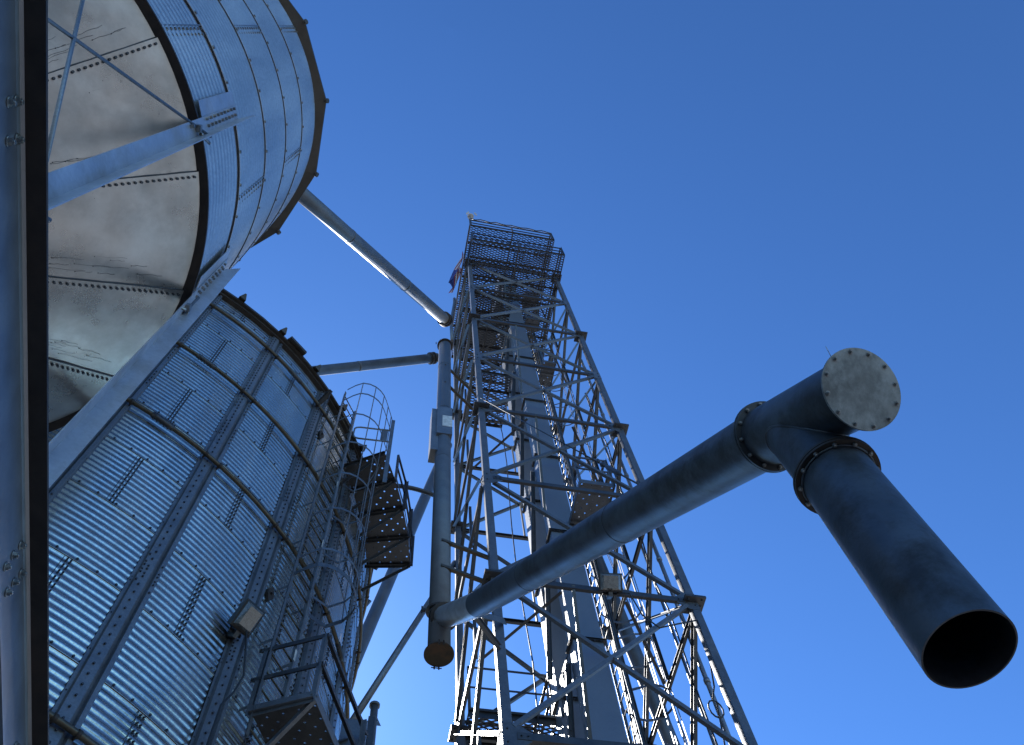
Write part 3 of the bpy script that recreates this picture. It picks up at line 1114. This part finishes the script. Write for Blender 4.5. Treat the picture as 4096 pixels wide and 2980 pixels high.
for p, q in ((c10, uy), (c00, uy), (c11, -uy)):
    mb = MB()
    mb.angle(p + V((0, 0, -.06)), p + V((0, 0, H)), .055, .055, q, 1, .006)
    mb.build("rail_post", GALV, landing)
for hh in (H, H*.52):
    for a, b in ((c00 - ux*.12, c10 - ux*.03), (c10 + ux*.02, c11 + uy*.25)):
        mb = MB()
        mb.angle(a + V((0, 0, hh)), b + V((0, 0, hh)), .065, .065, (0, 0, -1), 1, .006)
        mb.hexb((a + (b - a)*.03) + V((0, 0, hh - .03)), -uy, .013, .02)
        mb.build("guardrail", GALV_D, landing)

# tower ladder and landings
lad2 = ladder("tower_ladder", "narrow caged ladder climbing inside the lattice tower right of the trunks", (4.37, 9.0), (4.37, 9.42), 6.0, 31.0, (1, 0),
       [7.2 + 1.22*k for k in range(19)], depth=.74, half=.36, rung=.305, bars=5)
for i, (zl, lx0, lx1, ly0, ly1) in enumerate(((15.84, 3.73, 4.42, 7.45, 9.2), (23.9, 3.96, 4.34, 8.08, 8.8), (28.8, 3.95, 4.44, 8.42, 8.85))):
    lab = ["lowest perforated landing with guardrail beside the tower ladder",
           "middle perforated landing beside the tower ladder, above the guyed splice",
           "highest perforated landing beside the tower ladder, close under the head platforms"][i]
    t = thing("ladder_landing", lab, "platform", ((lx0+lx1)/2, (ly0+ly1)/2, zl), "landings beside the tower ladder")
    mb = perforated((lx0, ly0, 0), (1, 0, 0), (0, 1, 0), lx1-lx0, ly1-ly0, zl, .105, .018)
    mb.build("deck_plate", TOWER, t, recalc=False)
    mb = MB()
    for a, b in (((lx0, ly0), (lx1, ly0)), ((lx1, ly0), (lx1, ly1)), ((lx0, ly0), (lx0, ly1 - .2))):
        mb.bar((*a, zl + .03), (*b, zl + .03), .13, .006, (0, 0, 1))
    mb.bar((lx0, (ly0+ly1)/2, zl - .03), (lx1, (ly0+ly1)/2, zl - .03), .06, .04)
    mb.build("edge_frame", TOWER, t)
    mb = MB()
    railing(mb, [(lx0, ly0), (lx1, ly0), (lx1, ly1 - .03)], zl, step=2, kick=False)
    mb.build("guardrail", TOWER, t)

# ------------------------------------------------------------------ spouting
PR = .1525
def collar(mb, p, axis, r=PR, w_=.05, th=.012, mi=0):
    p, axis = V(p), V(axis).normalized()
    mb.tube([p - axis*w_/2, p + axis*w_/2], r + th, 32, mi=mi)

vsp = thing("vertical_spout", "upright round spout pipe left of the tower with rusty blank cap", "spout pipe", (1.085, 7.45, 10.5))
mb = MB()
VX = 1.088
mb.tube([(VX, 7.45, 10.56), (VX, 7.45, 22.2)], PR, 40)
for z in (15.9, 18.1, 20.6):
    mb.tube([(VX, 7.45, z - .01), (VX, 7.45, z + .01)], PR + .004, 40)
mb.build("pipe", PIPE, vsp)
mb = MB()
mb.disc((VX, 7.45, 10.55), (0, 0, 1), .198, .022, 40)
mb.build("end_cap", RUST, vsp)
mb = MB()
for a in (0, PI):
    for s_ in (-.03, .03):
        p = V((VX + .2*math.cos(a + PI/2) + s_, 7.45 + .2*math.sin(a + PI/2), 10.55))
        mb.bar(p + V((0, 0, -.05)), p + V((0, 0, .04)), .02, .012, (1, 0, 0))
mb.tube([(VX - .07, 7.655, 10.53), (VX + .07, 7.655, 10.53)], .008, 6)
mb.tube([(VX - .07, 7.245, 10.53), (VX + .07, 7.245, 10.53)], .008, 6)
mb.build("cap_clamp", RING, vsp)
mb = MB()
for z in (11.42,):
    mb.disc((VX, 7.45, z), (0, -.25, 1), .195, .035, 40, 0, PR)
mb.bar((VX - .2, 7.45, 11.42), (VX - .26, 7.45, 11.42), .05, .03)
mb.tube([(VX - .25, 7.45, 11.36), (VX - .25, 7.45, 11.5)], .01, 6)
mb.build("clamp_band", RING, vsp)
mb = MB()
mb.disc((VX, 7.45, 22.15), (0, 0, 1), .195, .05, 40, 0, PR)
mb.tube([(VX - .23, 7.42, 22.1), (VX - .23, 7.42, 22.22)], .012, 6)
mb.build("top_clamp", RING, vsp)
mb = MB()
mb.box((VX + .0, 7.45, 17.35), .31, .34, 1.25)
mb.box((VX - .155, 7.50, 17.05), .20, .30, 1.85)
mb.build("gate_box", GALV, vsp)
mb = MB()
mb.box((VX + .055, 7.276, 17.3), .20, .004, .50)
mb.build("weathered_plate", LABEL, vsp)
for z in (20.45, 19.4, 12.98, 12.3):
    mb = MB()
    mb.bar((VX - .02, 7.30, z), (2.0, 8.0 if z > 15 else 7.55, z), .055, .055)
    mb.build("bracket", WIND, vsp)

# load-out spout: elbow, long slope, wye, blank disc and down spout
lo_t = thing("load_out_spout", "dark sloping loading spout with blanked wye and open down pipe hanging over the drive", "spout pipe", (1.9, 1.46, 3.6))
P0 = V((1.108, 7.45, 11.29))
PJ = V((1.36, 6.20, 10.0))
P1 = V((1.872, 1.575, 5.372))
ax = (P1 - PJ).normalized()
ax0 = (PJ - P0).normalized()
def mitred(mb, A, B, r, nA, nB, n=48):
    """tube from A to B cut by planes with normals nA and nB"""
    A, B = V(A), V(B)
    d = (B - A).normalized()
    u = d.orthogonal().normalized()
    v = d.cross(u)
    ra, rb = [], []
    for k in range(n):
        o = (u*math.cos(2*PI*k/n) + v*math.sin(2*PI*k/n))*r
        for P, nn, lst in ((A, nA, ra), (B, nB, rb)):
            tt = -(o.dot(nn))/(d.dot(nn))
            lst.append(P + o + d*tt)
    mb.add(ra + rb, [(k, (k+1) % n, (k+1) % n + n, k + n) for k in range(n)], True)
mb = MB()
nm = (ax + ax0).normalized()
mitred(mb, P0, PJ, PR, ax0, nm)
mb.build("elbow", COLM, lo_t)  # paler steel stands in for sunlight reflected onto the elbow
mb = MB()
mitred(mb, PJ, P1, PR, nm, ax)
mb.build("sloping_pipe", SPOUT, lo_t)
mb = MB()
collar(mb, P0 + ax0*.16, ax0, PR, .06, .022)
mb.disc(P0 + ax0*.10, ax0, PR + .045, .03, 40, 0, PR)
mb.disc(P0 + ax0*.20, ax0, PR + .045, .02, 40, 0, PR)
mb.build("clamp_band", RING, lo_t)
def flange(p, axis, r_out=.186, r_in=PR, th=.012, nb=12, two=True, name="flange", m=None, bolts_dir=1):
    mb = MB()
    p, axis = V(p), V(axis).normalized()
    if two:
        mb.disc(p - axis*.007, axis, r_out, .012, 48, 0, r_in)
        mb.disc(p + axis*.007, axis, r_out - .002, .012, 48, 0, r_in)
    else:
        mb.disc(p, axis, r_out, th, 48, 0, r_in)
    u = axis.orthogonal().normalized()
    v = axis.cross(u)
    for k in range(nb):
        a = 2*PI*(k + .35)/nb
        q = p + (u*math.cos(a) + v*math.sin(a))*(r_out - .020)
        mb.hexb(q + axis*.013, axis, .0105, .010, 1)
        mb.hexb(q - axis*.013, -axis, .0105, .010, 1)
        mb.tube([q - axis*.03, q + axis*.03], .0055, 6, mi=1)
    return mb.build(name, [m or GALV_D, BOLTL], lo_t)
flange(P1, ax, name="flange")
PE = V((1.902, 1.054, 4.780))
ax = (PE - P1).normalized()
mb = MB()
mb.tube([P1, PE], PR, 48, caps=False)
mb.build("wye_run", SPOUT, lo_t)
mb = MB()
mb.disc(PE + ax*.004, ax, .181, .010, 64)
mb.build("blank_disc", DISC, lo_t)
u = ax.orthogonal().normalized()
v = ax.cross(u)
for k in range(12):
    mb = MB()
    a = 2*PI*(k + .3)/12
    q = PE + ax*.009 + (u*math.cos(a) + v*math.sin(a))*.164
    mb.disc(q + ax*.001, ax, .0105, .003, 16)
    mb.hexb(q, ax, .0080, .009)
    mb.disc(q + ax*.010, ax, .004, .006, 8)
    mb.build("bolt", BOLTL, lo_t)
mb = MB()
mb.tube([PE + u*.17 + v*.03, PE + u*.225 + v*.03 + ax*.01], .0015, 4)
mb.build("wire_stub", BOLTL, lo_t)
DX, DY = 1.893, 1.430
mb = MB()
mb.tube([P1 - ax*.02 + (ax.orthogonal().normalized()*math.cos(2*PI*k/48) + ax.cross(ax.orthogonal().normalized())*math.sin(2*PI*k/48))*(PR + .002) for k in range(48)], .005, 6, closed=True)
L1 = (P1 - PJ).length
dm = (P1 - PJ).normalized()
for t_ in (.34, .70):
    mb.tube([PJ + dm*(L1*t_) + (dm.orthogonal().normalized()*math.cos(2*PI*k/48) + dm.cross(dm.orthogonal().normalized())*math.sin(2*PI*k/48))*PR for k in range(48)], .0035, 6, closed=True)
mb.build("weld_bead", SPOUT, lo_t)
mb = MB()
mb.tube([(DX, DY, 4.98), (DX, DY, 4.72)], PR, 48, caps=False)
ra, rb, bead = [], [], []
for k in range(48):
    th = 2*PI*k/48
    o = V((DX + PR*math.cos(th), DY + PR*math.sin(th), 0)) - P1
    # lower meeting point of the vertical branch with the sloping run
    w_ = o - ax*o.dot(ax)
    zz_ = V((0, 0, 1)) - ax*ax.z
    A2, B2, C2 = zz_.dot(zz_), 2*w_.dot(zz_), w_.dot(w_) - PR*PR
    D2 = max(0.0, B2*B2 - 4*A2*C2)
    zt = (-B2 - math.sqrt(D2))/(2*A2)
    ra.append(V((DX + PR*math.cos(th), DY + PR*math.sin(th), zt + .004)))
    rb.append(V((DX + PR*math.cos(th), DY + PR*math.sin(th), 4.72)))
mb = MB()
mb.add(ra + rb, [(k, (k+1) % 48, (k+1) % 48 + 48, k + 48) for k in range(48)], True)
mb.tube([p + V((0, 0, -.004)) for p in ra], .006, 6, closed=True)
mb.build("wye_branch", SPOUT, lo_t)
mb = MB()
c_ = (V((DX, DY, 5.0)))
flange((DX, DY, 4.70), (0, 0, -1), m=RING)
mb = MB()
n = 56
outer, inner = [], []
for k in range(n):
    a = 2*PI*k/n
    outer.append((math.cos(a), math.sin(a)))
zs = [4.70, 4.66, 4.2, 3.64]
BX, BY = -.024, .026
vs = []
for r in (PR, PR - .006):
    for z in zs:
        vs += [(DX + c0*r + BX*(4.7 - z), DY + s0*r + BY*(4.7 - z), z) for c0, s0 in outer]
fs = []
for q in range(3):
    fs += [(q*n + k, q*n + (k+1) % n, (q+1)*n + (k+1) % n, (q+1)*n + k) for k in range(n)]
    fs += [((q+4)*n + k, (q+4)*n + (k+1) % n, (q+5)*n + (k+1) % n, (q+5)*n + k) for k in range(n)]
mb.add(vs, fs, True)
mb.add(vs[3*n:4*n] + vs[7*n:8*n], [(k, (k+1) % n, (k+1) % n + n, k + n) for k in range(n)], False)
mb.tube([(DX + c0*(PR + .004), DY + s0*(PR + .004), 4.685) for c0, s0 in outer], .006, 6, closed=True)
mb.build("down_pipe", SPOUT, lo_t)
# support bracket on the tower leg
mb = MB()
mb.channel((1.33, 6.72, 10.60), (1.83, 7.25, 10.55), .10, .05, (0, 0, 1))
mb.bar((1.36, 6.74, 10.58), (1.96, 7.262, 11.13), .10, .012, (0, 0, 1))
mb.build("bracket", GALV, lo_t)

def spout(name, label, pts, r=PR, m=None, rings=True, extra=None):
    t = thing(name, label, "spout pipe", pts[0])
    mb = MB()
    mb.tube(pts, r, 32)
    mb.build("pipe", m or PIPE, t)
    if rings:
        mb = MB()
        a, b = V(pts[0]), V(pts[1])
        L = (b - a).length
        d = (b - a).normalized()
        s_ = 3.05
        while s_ < L:
            mb.tube([a + d*(s_ - .03), a + d*(s_ + .03)], r + .006, 32)
            s_ += 3.05
        mb.build("joint_band", m or PIPE, t)
        mb = MB()
        mb.disc(a + d*.15, d, r + .05, .05, 32, 0, r)
        mb.disc(a + d*.28, d, r + .05, .04, 32, 0, r)
        mb.bar(a + d*.2 - V((.2, 0, 0)), a + d*.2 - V((.3, 0, 0)), .05, .04)
        mb.build("clamp_band", RING, t)
    return t
spout("tank_spout", "round spout pipe slanting from the tower down onto the hopper tank roof", [(1.16, 7.55, 24.42), (-3.86, 1.65, 15.575)])
spout("bin_spout", "grey spout pipe running left from the tower across to the grain bin roof", [(1.20, 9.93, 27.75), (-5.35, 9.75, 22.43), (-5.55, 9.8, 20.2)])
spout("rear_spout", "mottled steep spout pipe behind the upright spout, leaning left behind the bin", [(2.12, 13.38, 28.5), (.08, 13.8, 17.8), (-1.40, 14.1, 10.0)], r=.16, m=PIPE, rings=False)
spout("right_spout", "grey spout pipe descending behind the tower towards the lower right", [(4.4, 9.2, 16.9), (12.5, 20.4, 3.4)], r=.15, rings=False)
# curved pipe and tie between walkway and tower
mb = MB()
pts = []
for k in range(9):
    t_ = k/8
    pts.append((.34 + .80*t_, 9.02 + .03*t_, 17.50 + .03*math.sin(t_*PI) - .12*t_*t_))
mb.tube(pts, .05, 12)
tag(mb.build("curved_conduit", GALV_D), "short curved pipe from the bin walkway to the upright spout", "pipe")

# brace pole, post and plate at the foot of the sky gap
pole = thing("brace_pole", "thin round steel pole slanting from the tower down to a short upright post", "pole", (.45, 9.99, 12.3))
mb = MB()
mb.tube([(.05, 9.88, 11.5), (1.81, 10.36, 16.96)], .057, 16)
mb.build("strut", GALV, pole)
mb = MB()
mb.tube([(.455, 9.98, 12.25), (.50, 10.0, 9.0)], .06, 16)
mb.tube([(.455, 9.98, 12.22), (.455, 9.98, 12.26)], .085, 12)
mb.add([(.47, 9.95, 11.80), (.585, 9.95, 11.80), (.50, 9.95, 12.0)], [(0, 1, 2)])
mb.tube([(.10, 9.8, 11.3), (.33, 9.8, 10.9), (.56, 9.85, 9.8)], .008, 6)
mb.build("post", GALV, pole)
cab = thing("steel_panel", "dark blue grey upright steel panel standing behind the bin landing rail", "panel", (.0, 8.9, 8.5))
mb = MB()
mb.bar((.16, 8.75, 7.4), (.16, 8.75, 10.62), .34, .05, (1, 0, 0))
mb.build("panel", GALV, cab)
mb = MB()
mb.bar((.38, 8.8, 7.4), (.38, 8.8, 10.75), .09, .06, (1, 0, 0))
mb.angle((-.5, 8.6, 9.75), (.1, 8.74, 10.25), .05, .05, (0, 0, 1))
mb.build("frame", GALV_D, cab)

# ------------------------------------------------------------------ lamps
def lamp(name, label, c, fwd, up, w_=.36, h=.30, d=.20):
    t = thing(name, label, "floodlight", c)
    c, f, u = V(c), V(fwd).normalized(), V(up)
    u = (u - f*u.dot(f)).normalized()
    s_ = f.cross(u)
    def P(a, b, e): return c + s_*a*w_ + u*b*h + f*e*d
    mb = MB()
    B8 = [P(-.5, -.5, .25), P(.5, -.5, .25), P(.5, .5, .25), P(-.5, .5, .25), P(-.38, -.38, -.6), P(.38, -.38, -.6), P(.38, .42, -.45), P(-.38, .42, -.45)]
    mb.add(B8, [(4, 5, 6, 7), (0, 1, 5, 4), (1, 2, 6, 5), (2, 3, 7, 6), (3, 0, 4, 7)])
    rim = [P(-.5, -.5, .25), P(.5, -.5, .25), P(.5, .5, .25), P(-.5, .5, .25), P(-.42, -.42, .30), P(.42, -.42, .30), P(.42, .42, .30), P(-.42, .42, .30)]
    mb.add(rim, [(0, 1, 5, 4), (1, 2, 6, 5), (2, 3, 7, 6), (3, 0, 4, 7)])
    mb.build("housing", LAMPH, t)
    mb = MB()
    gl = [P(-.42, -.42, .30), P(.42, -.42, .30), P(.42, .42, .30), P(-.42, .42, .30), P(-.30, -.36, .52), P(.30, -.36, .52), P(.30, .30, .60), P(-.30, .30, .60)]
    mb.add(gl, [(4, 5, 6, 7), (0, 1, 5, 4), (1, 2, 6, 5), (2, 3, 7, 6), (3, 0, 4, 7)])
    mb.build("lens", LENS, t)
    mb = MB()
    mb.bar(P(0, -.5, -.2), P(0, -.75, -.2), .06, .2, s_)
    mb.bar(P(-.3, -.56, -.1), P(.3, -.56, -.1), .05, .02)
    mb.build("mount", GALV_D, t)
    return t
fl = lamp("floodlight", "bronze floodlight mounted on a stiffener of the grain bin wall", (-1.33, 6.98, 10.25), (.55, -.55, -.62), (-.35, .3, .9), w_=.30, h=.36, d=.24)
mb = MB()
mb.tube([(-1.28, 7.0, 10.05), (-1.22, 7.05, 9.75), (-1.17, 7.12, 9.45), (-1.22, 7.14, 9.2), (-1.30, 7.1, 8.95), (-1.30, 7.08, 8.4), (-1.25, 7.1, 7.8)], .012, 8)
mb.build("cable", RUBBER, fl)
fl2 = lamp("floodlight", "floodlight with pale glass mounted on the front crossbar of the lattice tower", (3.58, 7.12, 12.13), (-.1, -.75, -.66), (0, -.2, 1), w_=.36, h=.28, d=.2)
mb = MB()
mb.tube([(3.70, 7.22, 12.05), (3.90, 7.22, 12.08), (4.0, 7.23, 11.6), (4.2, 7.23, 11.35), (4.5, 7.24, 11.5), (4.85, 7.24, 11.65)], .012, 8)
mb.tube([(4.85, 7.24, 11.65), (4.93, 7.4, 11.2), (4.93, 7.6, 10.7)], .012, 8)
lp = [(4.93, 7.6, 10.7)]
for k in range(14):
    a = 2*PI*k/12
    lp.append((4.90 + .1*math.sin(a), 7.72, 10.4 + .16*math.cos(a)))
lp += [(4.93, 8.0, 9.6), (4.94, 8.4, 8.7), (4.94, 8.8, 7.6)]
mb.tube(lp, .012, 8)
mb.build("cable", RUBBER, fl2)

# ------------------------------------------------------------------ small things
c = thing("support_cable", "dark wire rope with turnbuckle running from a tower leg down to the loading spout", "cable", (1.82, 7.2, 18.45))
A_, B_ = V((1.84, 7.18, 18.5)), V((1.765, 2.62, 6.66))
mb = MB()
mb.tube([A_, B_], .007, 8)
mb.build("wire_rope", BOLT, c)
mb = MB()
d_ = (B_ - A_).normalized()
q = A_ + d_*((B_ - A_).length*.80)
q = B_ - d_*1.0
mb.tube([q - d_*.1, q, q + d_*.30, q + d_*.4], .02, 8, rs=[.010, .022, .022, .010])
mb.build("turnbuckle", BOLT, c)
mb = MB()
mb.tube([q - d_*.28, q - d_*.2, q - d_*.12], .022, 8, rs=[.012, .026, .012])
mb.tube([q - d_*.34, q - d_*.30 + V((0, .02, .1))], .012, 8)
mb.build("rope_clip", BOLT, c)

dv = thing("davit_arm", "stubby beam arm sticking out from the grain bin eave with a hook wire", "davit", (-1.5, 7.0, 17.6))
mb = MB()
p, q = V((-1.42, 7.18, 16.95)), V((-1.20, 6.92, 17.09))
mb.bar(p, q, .12, .008, (0, 0, 1))
for s_ in (-.06, .06):
    mb.bar(p + V((0, 0, s_)), q + V((0, 0, s_)), .008, .08, (0, 0, 1))
mb.build("arm", GALV_D, dv)
mb = MB()
mb.tube([q, q + V((-.18, .05, -.02))], .006, 6)
mb.tube([q - V((0, 0, .05)), q - V((0, 0, .5)), q - V((.15, .0, .9))], .006, 6)
mb.build("wire", BOLT, dv)

ct = 0
for dx, dy, lab, zt in ((0.04, .62, "thicker of the two upright conduits on the tower's right side", 24.0), (0.05, 1.05, "thinner upright conduit behind the thick one on the tower's right side", 22.6)):
    mb = MB()
    x, y = TX1 + dx, TY0 + dy
    r_ = .035 if ct == 0 else .024
    mb.tube([(x, y, 0), (x, y, zt)], r_, 10)
    zz = 2.0
    while zz < zt:
        mb.tube([(x, y, zz - .04), (x, y, zz + .04)], r_ + .012, 10)
        zz += 3.05
    tag(mb.build("conduit", GALV), lab, "conduit")
    ct += 1
mb = MB()
pts = [(4.96, 8.15, z_) for z_ in (0, 4, 8, 12, 16, 20)]
pts = [(4.97 + .03*math.sin(i*1.7), 8.12 + .05*math.sin(i*2.3), i*1.0) for i in range(0, 23)]
mb.tube(pts, .014, 8)
tag(mb.build("power_cable", RUBBER), "black power cable climbing beside the conduits on the tower", "cable")
for i, (x, lab) in enumerate(((5.6, "left one of the two thin guy wires right of the tower"), (5.9, "right one of the two thin guy wires right of the tower"))):
    mb = MB()
    mb.tube([(4.5, 10.6 + .2*i, 31.5), (x + 1.7, 11.2 + .3*i, 0)], .009, 6)
    tag(mb.build("guy_wire", BOLT), lab, "wire", "guy wires right of the tower")

for x, y, lab in ((3.05, 9.9, "left black signal cable hanging inside the tower behind the trunks"), (4.15, 8.75, "right black signal cable hanging inside the tower beside the ladder")):
    mb = MB()
    mb.tube([(x + .05*math.sin(i*1.3), y + .05*math.cos(i*1.9), 30 - i*1.5) for i in range(19)], .013, 6)
    tag(mb.build("signal_cable", RUBBER), lab, "cable")

an = thing("panel_antenna", "small white panel antenna on the top left corner of the tower", "antenna", (1.79, 6.42, 33.4))
mb = MB()
mb.tube([(1.79, 6.42, 33.2), (1.79, 6.42, 34.0)], .025, 8)
mb.build("mast", GALV, an)
mb = MB()
for k, a in enumerate((-.5, 0.15, .8)):
    c0 = V((1.70 + .17*k*.9, 6.34 + .05*(k == 1) , 34.15 + .03*k))
    n_ = V((math.sin(a - .2), -math.cos(a - .2), -.35)).normalized()
    s_ = V((math.cos(a - .2), math.sin(a - .2), 0))
    mb.bar(c0 - s_*.06, c0 + s_*.06, .24, .03, (0, 0, 1))
mb.disc((1.82, 6.42, 33.98), (0, -.3, 1), .12, .03, 20)
mb.build("panel", WHITE, an)
mb = MB()
pts = [(1.79 + 3.1*t_/16, 6.38 + .02*math.sin(t_*2.1), 33.40 - .06*math.sin(t_*1.3)**2) for t_ in range(17)]
mb.tube(pts, .02, 8)
mb.tube([(1.79, 6.4, 33.5), (1.7, 6.3, 33.3), (1.72, 6.35, 33.0), (1.8, 6.38, 33.3)], .012, 6)
tag(mb.build("cable_run", RUBBER), "black cable tied along the top rail of the head platform", "cable")

# flag, hanging in folds from the platform corner
flg = thing("flag", "red, white and blue flag hanging limp at the tower's upper left side", "flag", (1.7, 7.7, 33.3))
NW, NH = 13, 26
mb = MB()
vs = []
for j in range(NH + 1):
    v_ = j/NH
    for i in range(NW + 1):
        u_ = i/NW
        wd = .70*(1 - .25*v_)
        vs.append((1.70 - .35*v_ + .10*math.sin(u_*7 + v_*3) , 7.6 + wd*u_*.9 + .3*v_ + .05*math.sin(u_*11), 33.2 - 3.0*v_ - .4*u_))
def fmi(i, j):
    if j >= 14 and i < 8:
        return 2
    return i % 2
for j in range(NH):
    for i in range(NW):
        o0 = j*(NW+1) + i
        mb.f.append((o0, o0+1, o0+NW+2, o0+NW+1))
        mb.sm.append(True)
        mb.mi.append(fmi(i, j))
mb.v = vs
mb.build("cloth", [RED, WHITE, NAVY], flg, recalc=False)

vp = MB()
vp.tube([(1.5, 8.3, 29.2), (1.5, 8.3, 28.7), (1.38, 8.25, 26.5), (1.42, 8.3, 25.0)], .05, 10)
tag(vp.build("vent_hose", GALV), "bent blue grey hose hanging outside the tower's upper left edge", "hose")
